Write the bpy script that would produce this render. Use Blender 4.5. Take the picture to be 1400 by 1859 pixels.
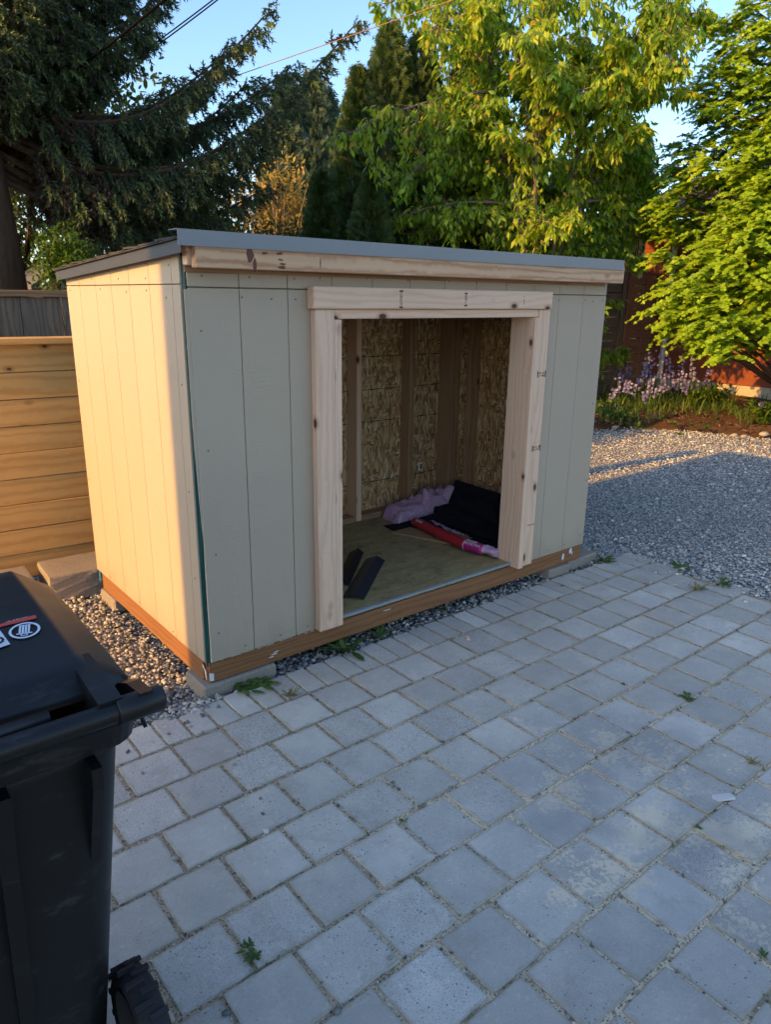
import bpy, math, random
import numpy as np
from mathutils import Matrix, Vector

for o in list(bpy.data.objects):
    bpy.data.objects.remove(o, do_unlink=True)
sc = bpy.context.scene
COL = sc.collection
G = -0.14            # paving level; z = 0 is the underside of the shed's siding

# ------------------------------------------------------------------ camera
CAM = np.array([-1.0913, -2.4556, 1.4101]); YAW, PIT, ROL, FPX = 0.6829, -0.2889, -0.0131, 1308.5
def _axes():
    f = np.array([math.sin(YAW)*math.cos(PIT), math.cos(YAW)*math.cos(PIT), math.sin(PIT)])
    r = np.array([math.cos(YAW), -math.sin(YAW), 0.0]); d = np.cross(f, r)
    return math.cos(ROL)*r + math.sin(ROL)*d, -math.sin(ROL)*r + math.cos(ROL)*d, f
AX_R, AX_D, AX_F = _axes()
cam_data = bpy.data.cameras.new('camera')
cam = bpy.data.objects.new('camera', cam_data); COL.objects.link(cam)
cam_data.sensor_fit = 'VERTICAL'; cam_data.sensor_height = 24.0
cam_data.lens = FPX/1859.0*24.0
cam_data.clip_start = 0.05; cam_data.clip_end = 2000.0
cam.matrix_world = Matrix(((AX_R[0], -AX_D[0], -AX_F[0], CAM[0]), (AX_R[1], -AX_D[1], -AX_F[1], CAM[1]),
                           (AX_R[2], -AX_D[2], -AX_F[2], CAM[2]), (0, 0, 0, 1)))
sc.camera = cam

# ------------------------------------------------------------------ sky, sun, exposure
SUN_EL, SUN_PHI = math.radians(21.5), math.radians(-1.5)   # sunlight travels towards +X, turned by SUN_PHI
world = bpy.data.worlds.new('World'); sc.world = world; world.use_nodes = True
wn = world.node_tree.nodes; wl = world.node_tree.links
bg = wn['Background']
sky = wn.new('ShaderNodeTexSky'); sky.sky_type = 'NISHITA'; sky.sun_disc = False
sky.sun_elevation = SUN_EL; sky.sun_rotation = math.radians(270.0) - SUN_PHI
sky.air_density = 1.0; sky.dust_density = 1.1; sky.ozone_density = 3.2
wl.new(sky.outputs[0], bg.inputs[0]); bg.inputs[1].default_value = 0.15
sun_data = bpy.data.lights.new('sun', 'SUN'); sun_data.energy = 3.0; sun_data.angle = math.radians(0.5)
sun_data.color = (1.0, 0.52, 0.10)
sun = bpy.data.objects.new('sun', sun_data); COL.objects.link(sun)
sdir = Vector((math.cos(SUN_EL)*math.cos(SUN_PHI), math.cos(SUN_EL)*math.sin(SUN_PHI), -math.sin(SUN_EL)))
sun.rotation_euler = sdir.to_track_quat('-Z', 'Y').to_euler()
sun.location = (-20, 0, 12)
sc.view_settings.view_transform = 'Standard'; sc.view_settings.look = 'None'
sc.view_settings.gamma = 1.0; sc.view_settings.use_curve_mapping = False
sc.view_settings.exposure = 1.24
sc.render.engine = 'CYCLES'
sc.cycles.max_bounces = 5; sc.cycles.diffuse_bounces = 3; sc.cycles.glossy_bounces = 3; sc.cycles.transmission_bounces = 3; sc.cycles.transparent_max_bounces = 4
sc.cycles.use_adaptive_sampling = True; sc.cycles.adaptive_threshold = 0.02
sc.cycles.caustics_reflective = False; sc.cycles.caustics_refractive = False
sc.cycles.use_denoising = True

# ------------------------------------------------------------------ helpers
rng = np.random.default_rng(7); random.seed(7)
def ray(u, v): return ((u-700)/FPX)*AX_R + ((v-929.5)/FPX)*AX_D + AX_F
def onz(u, v, z): d = ray(u, v); return CAM + d*(z-CAM[2])/d[2]
def ony(u, v, y): d = ray(u, v); return CAM + d*(y-CAM[1])/d[1]
def onx(u, v, x): d = ray(u, v); return CAM + d*(x-CAM[0])/d[0]
def atd(u, v, dist): d = ray(u, v); return CAM + d*dist/np.linalg.norm(d)

def tag(o, label=None, cat=None, group=None, kind=None):
    if label: o['label'] = label
    if cat: o['category'] = cat
    if group: o['group'] = group
    if kind: o['kind'] = kind
    return o
def adopt(o, parent):
    if parent is not None:
        o.parent = parent
        p, m = parent, Matrix.Identity(4)
        # world matrix of the parent from its own chain
        chain = []
        while p is not None:
            chain.append(p); p = p.parent
        for q in reversed(chain):
            m = m @ (q.matrix_parent_inverse if q.parent else Matrix.Identity(4)) @ q.matrix_basis
        o.matrix_parent_inverse = m.inverted()
    return o
def empty(name, loc):
    e = bpy.data.objects.new(name, None); COL.objects.link(e); e.location = [float(c) for c in loc]
    e.empty_display_size = 0.1
    return e
def link_mesh(name, me, mat, parent=None, loc=None, rot=None):
    o = bpy.data.objects.new(name, me); COL.objects.link(o)
    if loc is not None: o.location = [float(c) for c in loc]
    if rot is not None: o.rotation_euler = rot
    if mat is not None and len(me.materials) == 0: me.materials.append(mat)
    adopt(o, parent)
    return o

class MB:
    """collects faces; build() links them as one mesh object"""
    def __init__(s): s.v = []; s.f = []
    def add(s, vs, fs):
        b = len(s.v); s.v += [tuple(float(c) for c in p) for p in vs]; s.f += [tuple(b+i for i in f) for f in fs]; return s
    def box(s, x0, x1, y0, y1, z0, z1, bev=0.0, M=None):
        c = np.array([(x0+x1)/2, (y0+y1)/2, (z0+z1)/2]); h = np.array([abs(x1-x0)/2, abs(y1-y0)/2, abs(z1-z0)/2])
        vs, fs = cbox(h, bev); vs = [c + v for v in vs]
        if M is not None: vs = [M @ Vector(v) for v in vs]
        return s.add(vs, fs)
    def tube(s, pts, rad, n=8, cap=True):
        pts = [np.array(p, float) for p in pts]; m = len(pts)
        rad = [rad]*m if np.isscalar(rad) else rad
        ring = []; up = np.array([0, 0, 1.0]); u = None
        for i in range(m):
            t = pts[min(i+1, m-1)] - pts[max(i-1, 0)]; t = t/(np.linalg.norm(t)+1e-9)
            if u is None:
                a = up if abs(t[2]) < .9 else np.array([1.0, 0, 0]); u = np.cross(t, a)
            else: u = u - t*np.dot(u, t)
            u = u/(np.linalg.norm(u)+1e-9); w = np.cross(t, u)
            ring.append([pts[i] + rad[i]*(math.cos(2*math.pi*k/n)*u + math.sin(2*math.pi*k/n)*w) for k in range(n)])
        vs = [p for r in ring for p in r]; fs = []
        for i in range(m-1):
            for k in range(n):
                fs.append((i*n+k, i*n+(k+1) % n, (i+1)*n+(k+1) % n, (i+1)*n+k))
        if cap: fs.append(tuple(range(n-1, -1, -1))); fs.append(tuple((m-1)*n+k for k in range(n)))
        return s.add(vs, fs)
    def prism(s, poly, a, b):
        """poly: list of 3-D points of one end, a..b: offset vectors"""
        n = len(poly); p = [np.array(q, float) for q in poly]
        vs = [q+np.array(a) for q in p] + [q+np.array(b) for q in p]
        fs = [tuple(range(n-1, -1, -1)), tuple(range(n, 2*n))] + [(i, (i+1) % n, n+(i+1) % n, n+i) for i in range(n)]
        return s.add(vs, fs)
    def grid(s, P):
        P = np.asarray(P, float); a, b = P.shape[:2]
        return s.add(P.reshape(-1, 3), [(i*b+j, i*b+j+1, (i+1)*b+j+1, (i+1)*b+j) for i in range(a-1) for j in range(b-1)])
    def mesh(s, name, smooth=False):
        me = bpy.data.meshes.new(name); me.from_pydata(s.v, [], s.f); me.update()
        if smooth: me.polygons.foreach_set('use_smooth', [True]*len(me.polygons))
        return me
    def build(s, name, mat, parent=None, smooth=False):
        return link_mesh(name, s.mesh(name, smooth), mat, parent)

def cbox(h, bev):
    hx, hy, hz = h; b = min(bev, hx*.45, hy*.45, hz*.45)
    if b <= 0:
        vs = [np.array([sx*hx, sy*hy, sz*hz]) for sx in (-1, 1) for sy in (-1, 1) for sz in (-1, 1)]
        fs = [(0, 1, 3, 2), (4, 6, 7, 5), (0, 4, 5, 1), (2, 3, 7, 6), (0, 2, 6, 4), (1, 5, 7, 3)]
        return vs, fs
    vs, idx = [], {}
    for sx in (-1, 1):
        for sy in (-1, 1):
            for sz in (-1, 1):
                for ax in range(3):
                    d = [hx-b, hy-b, hz-b]; d[ax] = (hx, hy, hz)[ax]
                    idx[(sx, sy, sz, ax)] = len(vs); vs.append(np.array([sx*d[0], sy*d[1], sz*d[2]]))
    fs = []
    for ax in range(3):
        o1, o2 = [(1, 2), (0, 2), (0, 1)][ax]
        for s in (-1, 1):
            q = []
            for a, c in ((-1, -1), (1, -1), (1, 1), (-1, 1)):
                k = [0, 0, 0]; k[ax] = s; k[o1] = a; k[o2] = c; q.append(idx[(*k, ax)])
            fs.append(q)
    for ax in range(3):
        o1, o2 = [(1, 2), (0, 2), (0, 1)][ax]
        for a in (-1, 1):
            for c in (-1, 1):
                k0 = [0, 0, 0]; k0[o1] = a; k0[o2] = c; k1 = list(k0); k0[ax] = -1; k1[ax] = 1
                fs.append([idx[(*k0, o1)], idx[(*k1, o1)], idx[(*k1, o2)], idx[(*k0, o2)]])
    for sx in (-1, 1):
        for sy in (-1, 1):
            for sz in (-1, 1): fs.append([idx[(sx, sy, sz, i)] for i in range(3)])
    out = []
    for f in fs:
        p = [vs[i] for i in f]; n = np.cross(p[1]-p[0], p[2]-p[0])
        out.append(tuple(f) if np.dot(n, sum(p)) > 0 else tuple(reversed(f)))
    return vs, out

def box_obj(name, mat, parent, x0, x1, y0, y1, z0, z1, bev=0.002, rot=None):
    """one box with its origin at its centre"""
    h = (abs(x1-x0)/2, abs(y1-y0)/2, abs(z1-z0)/2)
    m = MB(); vs, fs = cbox(h, bev); m.add(vs, fs)
    return link_mesh(name, m.mesh(name), mat, parent, ((x0+x1)/2, (y0+y1)/2, (z0+z1)/2), rot)

def fast_mesh(name, V, F, rnd=None, smooth=False):
    """V (n,3), F (m,3) triangles, rnd (n,) attribute"""
    V = np.ascontiguousarray(V, np.float32); F = np.ascontiguousarray(F, np.int32)
    me = bpy.data.meshes.new(name); m = len(F)
    me.vertices.add(len(V)); me.vertices.foreach_set('co', V.ravel())
    me.loops.add(m*3); me.loops.foreach_set('vertex_index', F.ravel())
    me.polygons.add(m); me.polygons.foreach_set('loop_start', np.arange(0, m*3, 3, dtype=np.int32))
    if smooth: me.polygons.foreach_set('use_smooth', np.ones(m, bool))
    if rnd is not None:
        at = me.attributes.new('rnd', 'FLOAT', 'POINT'); at.data.foreach_set('value', np.ascontiguousarray(rnd, np.float32))
    me.update(calc_edges=True); me.validate()
    return me
def scatter(TV, TF, pos, R, scale, rnd):
    """copies of a template with rotation matrices R (N,3,3); returns V, F, rnd per vertex"""
    N, k = len(pos), len(TV); scale = np.asarray(scale, float)
    if scale.ndim == 1: S = scale[:, None, None]*TV[None]
    else: S = scale[:, None, :]*TV[None]
    V = np.einsum('nij,nkj->nki', R, S) + np.asarray(pos)[:, None, :]
    F = (np.asarray(TF)[None] + (np.arange(N)*k)[:, None, None]).reshape(-1, 3)
    return V.reshape(-1, 3), F, np.repeat(rnd, k)
def frames(d, up):
    """rotation matrices whose x axis is d and whose z axis is as close to up as possible"""
    d = d/(np.linalg.norm(d, axis=1, keepdims=True)+1e-9)
    y = np.cross(up, d); y /= (np.linalg.norm(y, axis=1, keepdims=True)+1e-9); z = np.cross(d, y)
    return np.stack([d, y, z], axis=2)
def rand_rot(n, g=rng):
    q = g.normal(size=(n, 4)); q /= np.linalg.norm(q, axis=1, keepdims=True); w, x, y, z = q.T
    return np.stack([1-2*(y*y+z*z), 2*(x*y-z*w), 2*(x*z+y*w), 2*(x*y+z*w), 1-2*(x*x+z*z), 2*(y*z-x*w),
                     2*(x*z-y*w), 2*(y*z+x*w), 1-2*(x*x+y*y)], 1).reshape(n, 3, 3)
def merge(parts):
    Vs, Fs, Rs, b = [], [], [], 0
    for V, F, r in parts: Vs.append(V); Fs.append(F+b); Rs.append(r); b += len(V)
    return np.concatenate(Vs), np.concatenate(Fs), np.concatenate(Rs)
def copy_tree(o, parent=None):
    c = o.copy(); COL.objects.link(c); c.parent = parent
    for ch in o.children: copy_tree(ch, c)
    return c
def vnoise(P, seed=0, freq=1.0):
    """cheap smooth noise from summed sines, about -1..1"""
    g = np.random.default_rng(seed); s = 0
    P = np.asarray(P, float)*freq
    for k in range(5):
        w = g.normal(size=3)*(1+k*.6); s = s + np.sin(P@w + g.uniform(0, 6.28))/(1+k*.4)
    return s/2.2
# ------------------------------------------------------------------ materials
class N:
    """small node-tree writer"""
    def __init__(s, name):
        s.m = bpy.data.materials.new(name); s.m.use_nodes = True
        s.t = s.m.node_tree; s.n = s.t.nodes; s.l = s.t.links
        s.b = s.n['Principled BSDF']; s.out = s.n['Material Output']
    def new(s, typ, **kw):
        x = s.n.new('ShaderNode'+typ)
        for k, v in kw.items(): setattr(x, k, v)
        return x
    def put(s, sock, val):
        if hasattr(val, 'links') or hasattr(val, 'is_linked'): s.l.new(val, sock)
        else: sock.default_value = val
    def obj(s): return s.new('TexCoord').outputs['Object']
    def pos(s): return s.new('NewGeometry').outputs['Position']
    def rnd(s): return s.new('ObjectInfo').outputs['Random']
    def attr(s, n='rnd'): return s.new('Attribute', attribute_name=n).outputs['Fac']
    def map(s, vec, scale=(1, 1, 1), loc=(0, 0, 0), rot=(0, 0, 0)):
        x = s.new('Mapping'); s.put(x.inputs['Vector'], vec)
        x.inputs['Scale'].default_value = scale; x.inputs['Location'].default_value = loc; x.inputs['Rotation'].default_value = rot
        return x.outputs[0]
    def noise(s, vec, scale, detail=4, rough=.55, dist=0.0, color=False):
        x = s.new('TexNoise'); s.put(x.inputs['Vector'], vec); x.inputs['Scale'].default_value = scale
        x.inputs['Detail'].default_value = detail; x.inputs['Roughness'].default_value = rough; x.inputs['Distortion'].default_value = dist
        return x.outputs['Color' if color else 'Fac']
    def voro(s, vec, scale, out='Distance', feature='F1', rand=1.0):
        x = s.new('TexVoronoi', feature=feature); s.put(x.inputs['Vector'], vec); x.inputs['Scale'].default_value = scale
        x.inputs['Randomness'].default_value = rand
        return x.outputs[out]
    def ramp(s, fac, stops, interp='LINEAR'):
        x = s.new('ValToRGB'); s.put(x.inputs[0], fac); cr = x.color_ramp; cr.interpolation = interp
        while len(cr.elements) < len(stops): cr.elements.new(0.5)
        for e, (p, c) in zip(cr.elements, stops):
            e.position = p; e.color = (*c, 1) if len(c) == 3 else c
        return x.outputs[0]
    def mix(s, fac, a, b, mode='MIX'):
        x = s.new('Mix', data_type='RGBA', blend_type=mode); s.put(x.inputs[0], fac)
        for sk, v in ((x.inputs[6], a), (x.inputs[7], b)):
            s.put(sk, (*v, 1) if isinstance(v, tuple) and len(v) == 3 else v)
        return x.outputs[2]
    def math(s, op, a, b=0.0, c=0.0, clamp=False):
        x = s.new('Math', operation=op, use_clamp=clamp); s.put(x.inputs[0], a); s.put(x.inputs[1], b); s.put(x.inputs[2], c)
        return x.outputs[0]
    def vadd(s, a, b):
        x = s.new('VectorMath', operation='ADD'); s.put(x.inputs[0], a); s.put(x.inputs[1], b); return x.outputs[0]
    def vscale(s, a, k):
        x = s.new('VectorMath', operation='SCALE'); s.put(x.inputs[0], a); s.put(x.inputs['Scale'], k); return x.outputs[0]
    def smooth(s, v, lo, hi):
        x = s.new('MapRange', interpolation_type='SMOOTHSTEP'); s.put(x.inputs[0], v)
        x.inputs[1].default_value = lo; x.inputs[2].default_value = hi; return x.outputs[0]
    def bump(s, h, strength=.3, dist=.01, prev=None):
        x = s.new('Bump'); s.put(x.inputs['Height'], h); x.inputs['Strength'].default_value = strength; x.inputs['Distance'].default_value = dist
        if prev is not None: s.l.new(prev, x.inputs['Normal'])
        return x.outputs[0]
    def done(s, color=None, rough=.7, spec=.4, metal=0.0, normal=None):
        if color is not None: s.put(s.b.inputs['Base Color'], (*color, 1) if isinstance(color, tuple) and len(color) == 3 else color)
        s.put(s.b.inputs['Roughness'], rough); s.put(s.b.inputs['Specular IOR Level'], spec); s.put(s.b.inputs['Metallic'], metal)
        if normal is not None: s.l.new(normal, s.b.inputs['Normal'])
        return s.m

def wood(name, light, dark, axis, ring=.011, contrast=.7, knots=True, rough=.7, knot=(.12, .05, .025), grey=None, weather=.0, bump=.25):
    """sawn board, grain along axis (0,1,2)"""
    a = N(name); o = a.obj(); r = a.rnd()
    off = a.new('CombineXYZ')
    for k in range(3): a.put(off.inputs[k], a.math('MULTIPLY', r, (7.3, 11.9, 5.7)[k] if k == axis else (.11, .17, .23)[k]))
    p = a.vadd(o, off.outputs[0])
    st = [5.0, 5.0, 5.0]; st[axis] = .9
    warp = a.noise(a.map(p, tuple(st)), 1.6, 3, .5, color=True)
    q = a.vadd(p, a.vscale(warp, .085))
    w = a.new('TexWave', wave_type='RINGS', rings_direction='XYZ'[axis]); a.put(w.inputs['Vector'], a.map(q, (1, 1, 1), (.031, .047, .038)))
    w.inputs['Scale'].default_value = .314/ring/2.0; w.inputs['Distortion'].default_value = 1.2; w.inputs['Detail'].default_value = 2; w.inputs['Detail Scale'].default_value = 3
    st2 = [160.0]*3; st2[axis] = 5.0
    fine = a.noise(a.map(p, tuple(st2)), 1.0, 3, .6)
    st3 = [9.0]*3; st3[axis] = 1.2
    big = a.noise(a.map(p, tuple(st3)), 1.0, 3, .5)
    g = a.ramp(w.outputs['Fac'], [(0, (0, 0, 0)), (.45, (.12, .12, .12)), (.85, (.75, .75, .75)), (1, (1, 1, 1))])
    g = a.math('MULTIPLY', g, contrast)
    g = a.math('ADD', g, a.math('MULTIPLY', a.math('SUBTRACT', fine, .5), .55))
    g = a.math('ADD', g, a.math('MULTIPLY', a.math('SUBTRACT', big, .5), .9), clamp=True)
    c = a.mix(g, light, dark)
    if knots:
        kst = [1.0]*3; kst[axis] = .55
        kd = a.voro(a.map(p, tuple(kst)), 9.0)
        kn = a.math('ADD', kd, a.math('MULTIPLY', a.noise(p, 60, 2), .035))
        c = a.mix(a.math('MULTIPLY', a.smooth(kn, .24, .10), .7), c, a.mix(.45, dark, knot)); c = a.mix(a.smooth(kn, .125, .105), c, knot)
    if grey is not None:
        c = a.mix(a.smooth(a.noise(a.map(p, tuple(st3)), .8, 4), .5-weather, .95-weather), c, grey)
    c = a.mix(.16, c, a.mix(a.noise(p, 2.3, 2), (.5, .5, .5), (1, 1, 1)), 'MULTIPLY')
    hgt = a.math('ADD', a.math('MULTIPLY', fine, .6), a.math('MULTIPLY', w.outputs['Fac'], .3))
    return a.done(c, rough, .25, normal=a.bump(hgt, bump, .002))

FIR_L, FIR_D = (.86, .57, .38), (.66, .39, .235)
M = {}
for ax, nm in enumerate('xyz'):
    M['fir_'+nm] = wood('fir_'+nm, FIR_L, FIR_D, ax, contrast=.42)
    M['stud_'+nm] = wood('stud_'+nm, (.42, .25, .13), (.28, .15, .075), ax)
    M['treated_'+nm] = wood('treated_'+nm, (.30, .135, .055), (.17, .07, .028), ax, contrast=.5, knots=False)
    M['cedar_'+nm] = wood('cedar_'+nm, (.74, .42, .14), (.52, .265, .08), ax, ring=.02, contrast=.5)
    M['grey_'+nm] = wood('grey_'+nm, (.25, .175, .115), (.115, .08, .052), ax, knots=False, grey=(.14, .115, .088), weather=.1)
    M['deck_'+nm] = wood('deck_'+nm, (.34, .19, .09), (.17, .085, .04), ax, knots=False)
    M['brownfence_'+nm] = wood('brownfence_'+nm, (.36, .17, .085), (.19, .085, .04), ax, knots=True)
M['fascia'] = wood('fascia', (.74, .46, .27), (.50, .255, .125), 0, ring=.014, contrast=.8, knot=(.10, .028, .018))

def siding(name, axis_up=2):
    a = N(name); o = a.obj(); p = a.pos()
    rip = a.noise(a.map(p, (26, 26, 130)), 1.0, 3, .55, .3)
    rip2 = a.noise(a.map(p, (70, 70, 16)), 1.0, 3, .6)
    patch = a.smooth(a.noise(p, 5.0, 2), .45, .7)
    h = a.math('ADD', a.math('MULTIPLY', rip, a.math('ADD', a.math('MULTIPLY', patch, .8), .25)), a.math('MULTIPLY', rip2, .35))
    c = a.mix(a.noise(p, 2.2, 4, .6), (.465, .36, .25), (.505, .395, .275))
    c = a.mix(a.math('MULTIPLY', a.smooth(a.noise(a.map(p, (9, 9, 2)), 1.0, 5, .7), .58, .8), .25), c, (.36, .32, .25))
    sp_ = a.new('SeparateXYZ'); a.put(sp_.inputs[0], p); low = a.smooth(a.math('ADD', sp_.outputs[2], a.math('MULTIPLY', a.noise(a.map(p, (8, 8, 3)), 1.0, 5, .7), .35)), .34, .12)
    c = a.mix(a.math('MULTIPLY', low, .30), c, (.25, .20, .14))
    scf = a.smooth(a.noise(a.map(p, (40, 40, 6)), 1.0, 6, .8), .66, .74); c = a.mix(a.math('MULTIPLY', scf, .25), c, (.30, .26, .20))
    c = a.mix(a.math('MULTIPLY', a.math('SUBTRACT', a.rnd(), .5), .10), c, (.60, .56, .46))
    return a.done(c, .62, .35, normal=a.bump(h, .6, .005))
M['siding'] = siding('siding')

def simple(name, color, rough=.6, spec=.4, metal=0.0, var=.12, scale=12, bump=0.0, bscale=60):
    a = N(name); p = a.obj(); n = a.noise(p, scale, 4, .6)
    c = a.mix(n, tuple(x*(1-var) for x in color), tuple(min(1, x*(1+var)) for x in color))
    nm = a.bump(a.noise(p, bscale, 4), bump, .004) if bump else None
    return a.done(c, rough, spec, metal, nm)
M['panel_edge'] = simple('panel_edge', (.52, .44, .31), .8, .2)
M['backing'] = simple('backing', (.30, .25, .18), .9, .1)
M['wrap'] = simple('wrap', (.0015, .055, .05), .45, .4)
M['nail'] = simple('nail', (.16, .14, .12), .5, .5, .3)
M['drip_metal'] = simple('drip_metal', (.22, .22, .23), .42, .5, .8, .08, 3, .05, 30)
M['side_metal'] = simple('side_metal', (.055, .055, .06), .5, .4, .2, .08, 3)
M['white'] = simple('white', (.74, .74, .72), .6, .3)
M['paint_drip'] = simple('paint_drip', (.7, .71, .68), .6, .3)
M['ink'] = simple('ink', (.018, .018, .02), .7, .2)
M['black_trim'] = simple('black_trim', (.02, .02, .021), .6, .3)

def concrete(name, c0, c1, bump=.5):
    a = N(name); p = a.obj(); q = a.vadd(p, a.vscale(a.new('ObjectInfo').outputs['Location'], 1.7))
    n = a.noise(q, 9, 6, .65); f = a.noise(q, 160, 3, .6)
    c = a.mix(n, c0, c1); c = a.mix(a.math('MULTIPLY', a.smooth(f, .52, .75), .5), c, tuple(x*1.5 for x in c1)); c = a.mix(a.math('MULTIPLY', a.smooth(f, .46, .3), .6), c, tuple(x*.45 for x in c0))
    return a.done(c, .9, .2, normal=a.bump(a.math('ADD', a.math('MULTIPLY', f, .6), n), bump, .006))
M['block'] = concrete('block', (.24, .205, .16), (.36, .30, .235))
M['foundation'] = concrete('foundation', (.42, .37, .30), (.55, .50, .42), .3)

def paver():
    a = N('paver'); o = a.obj(); inf = a.new('ObjectInfo'); r = inf.outputs['Random']; p = a.pos()
    q = a.vadd(o, a.vscale(inf.outputs['Location'], 3.1))
    big = a.noise(q, 6, 5, .65); f = a.noise(q, 230, 2, .6); mid = a.noise(q, 55, 4, .65)
    base = a.ramp(r, [(0, (.49, .45, .38)), (.4, (.545, .50, .42)), (.7, (.585, .54, .455)), (.9, (.64, .59, .50)), (1, (.71, .655, .57))])
    c = a.mix(a.smooth(big, .35, .7), a.mix(1.0, base, (.82, .83, .85), 'MULTIPLY'), base)
    c = a.mix(a.math('MULTIPLY', a.smooth(mid, .55, .75), .5), c, a.mix(1.0, base, (1.32, 1.3, 1.26), 'MULTIPLY'))
    # aggregate: pale grains, dark pits; stronger on some pavers
    r2 = a.math('FRACT', a.math('MULTIPLY', r, 17.31)); coarse = a.smooth(r2, .35, .95)
    c = a.mix(a.math('MULTIPLY', a.smooth(f, .57, .68), a.math('ADD', .16, a.math('MULTIPLY', coarse, .5))), c, (.66, .66, .65))
    c = a.mix(a.math('MULTIPLY', a.smooth(f, .44, .35), a.math('ADD', .2, a.math('MULTIPLY', coarse, .4))), c, (.10, .105, .11))
    pv = a.voro(q, 62); pn = a.noise(q, 14, 2); pit = a.math('MULTIPLY', a.smooth(a.math('ADD', pv, a.math('MULTIPLY', mid, .12)), .26, .18), a.smooth(pn, .46, .56)); pit = a.math('MULTIPLY', pit, a.smooth(r2, .0, .45))
    c = a.mix(a.math('MULTIPLY', pit, .7), c, (.10, .10, .105))
    st = a.smooth(a.noise(p, 2.6, 6, .7), .38, .66); c = a.mix(a.math('MULTIPLY', st, .30), c, (.36, .325, .285))
    st2 = a.math('MULTIPLY', a.smooth(a.noise(a.vadd(p, (3.1, 1.7, 0)), 9.0, 6, .75), .52, .68), .35); c = a.mix(st2, c, (.34, .29, .22))
    # sand left on the surface, warm dust near joints
    d = a.new('VectorMath', operation='DISTANCE'); a.put(d.inputs[0], p); d.inputs[1].default_value = (.83, -1.58, G)
    zone = a.smooth(d.outputs['Value'], 1.0, .15)
    sn = a.math('ADD', a.math('ADD', a.math('MULTIPLY', a.noise(p, 5.5, 5, .65), .62), a.math('MULTIPLY', a.noise(p, 70, 4, .75), .42)), a.math('MULTIPLY', zone, .16))
    sm = a.math('MULTIPLY', a.smooth(sn, .675, .735), a.smooth(d.outputs['Value'], 1.25, .8))
    c = a.mix(a.math('MULTIPLY', sm, .75), c, (.78, .64, .45))
    damp = a.math('MULTIPLY', zone, a.smooth(a.noise(p, 2.1, 4), .42, .6)); c = a.mix(a.math('MULTIPLY', damp, .5), c, (.20, .21, .22))
    sx = a.new('SeparateXYZ'); a.put(sx.inputs[0], o)
    edge = a.math('MAXIMUM', a.math('ABSOLUTE', sx.outputs[0]), a.math('ABSOLUTE', sx.outputs[1]))
    er = a.math('MULTIPLY', a.smooth(a.math('ADD', edge, a.math('MULTIPLY', a.noise(q, 30, 4, .7), .035)), .098, .112), .6)
    c = a.mix(er, c, (.36, .29, .20))
    h = a.math('SUBTRACT', a.math('ADD', a.math('MULTIPLY', f, .5), a.math('MULTIPLY', mid, .5)), a.math('MULTIPLY', pit, 1.5))
    return a.done(c, .88, .25, normal=a.bump(h, .5, .003))
M['paver'] = paver()

def joint_sand():
    a = N('joint_sand'); p = a.pos(); f = a.noise(p, 150, 4, .75); n = a.noise(p, 11, 4, .6); m = a.noise(p, 4.2, 3)
    d = a.new('VectorMath', operation='DISTANCE'); a.put(d.inputs[0], p); d.inputs[1].default_value = (.9, -1.75, G)
    fresh = a.smooth(a.math('ADD', d.outputs['Value'], a.math('MULTIPLY', a.math('SUBTRACT', n, .5), 1.6)), 1.7, .5)
    c = a.mix(fresh, a.mix(n, (.30, .22, .135), (.58, .45, .29)), (.80, .65, .44))
    c = a.mix(a.smooth(f, .56, .66), c, (.72, .64, .52)); c = a.mix(a.math('MULTIPLY', a.smooth(f, .47, .38), .9), c, (.06, .05, .04))
    c = a.mix(a.math('MULTIPLY', a.smooth(m, .60, .70), .6), c, (.07, .085, .025))
    return a.done(c, .95, .1, normal=a.bump(f, .8, .004))
M['joint_sand'] = joint_sand()

def pebbles(name, stops, rough=.75):
    a = N(name); c = a.ramp(a.attr(), stops); n = a.noise(a.pos(), 180, 3, .6)
    c = a.mix(.35, c, a.mix(n, (.55, .55, .55), (1.25, 1.25, 1.25)), 'MULTIPLY')
    return a.done(c, rough, .3)
M['pebble'] = pebbles('pebble', [(0, (.07, .073, .08)), (.25, (.18, .18, .185)), (.5, (.33, .31, .28)), (.72, (.46, .41, .33)), (.9, (.58, .50, .39)), (1, (.70, .66, .60))])
M['pebble_grey'] = pebbles('pebble_grey', [(0, (.30, .285, .265)), (.3, (.44, .42, .385)), (.6, (.53, .505, .46)), (.85, (.61, .58, .53)), (1, (.80, .77, .70))])
def gravel_bed(name, c0, c1, c2):
    a = N(name); p = a.pos(); v = a.new('TexVoronoi'); a.put(v.inputs['Vector'], p); v.inputs['Scale'].default_value = 62
    s = a.new('SeparateColor'); a.put(s.inputs[0], v.outputs['Color'])
    c = a.ramp(s.outputs[0], [(0, c0), (.5, c1), (1, c2)]); c = a.mix(a.math('MULTIPLY', a.smooth(v.outputs['Distance'], .35, .75), .7), c, tuple(x*.3 for x in c0))
    return a.done(c, .9, .2, normal=a.bump(a.math('MULTIPLY', v.outputs['Distance'], -1.0), 1.0, .012))
M['gravel_bed'] = gravel_bed('gravel_bed', (.16, .16, .165), (.36, .355, .35), (.58, .56, .52))
def soil(name, c0, c1, sc_=14):
    a = N(name); p = a.pos(); n = a.noise(p, sc_, 6, .7); f = a.noise(a.map(p, (1, 1.6, 1)), 90, 4, .7)
    c = a.mix(n, c0, c1); c = a.mix(a.math('MULTIPLY', a.smooth(f, .55, .7), .6), c, tuple(x*1.7 for x in c1)); c = a.mix(a.math('MULTIPLY', a.smooth(f, .45, .3), .7), c, tuple(x*.35 for x in c0))
    return a.done(c, .95, .1, normal=a.bump(f, .9, .02))
M['soil'] = soil('soil', (.085, .045, .025), (.20, .11, .06))
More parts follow.
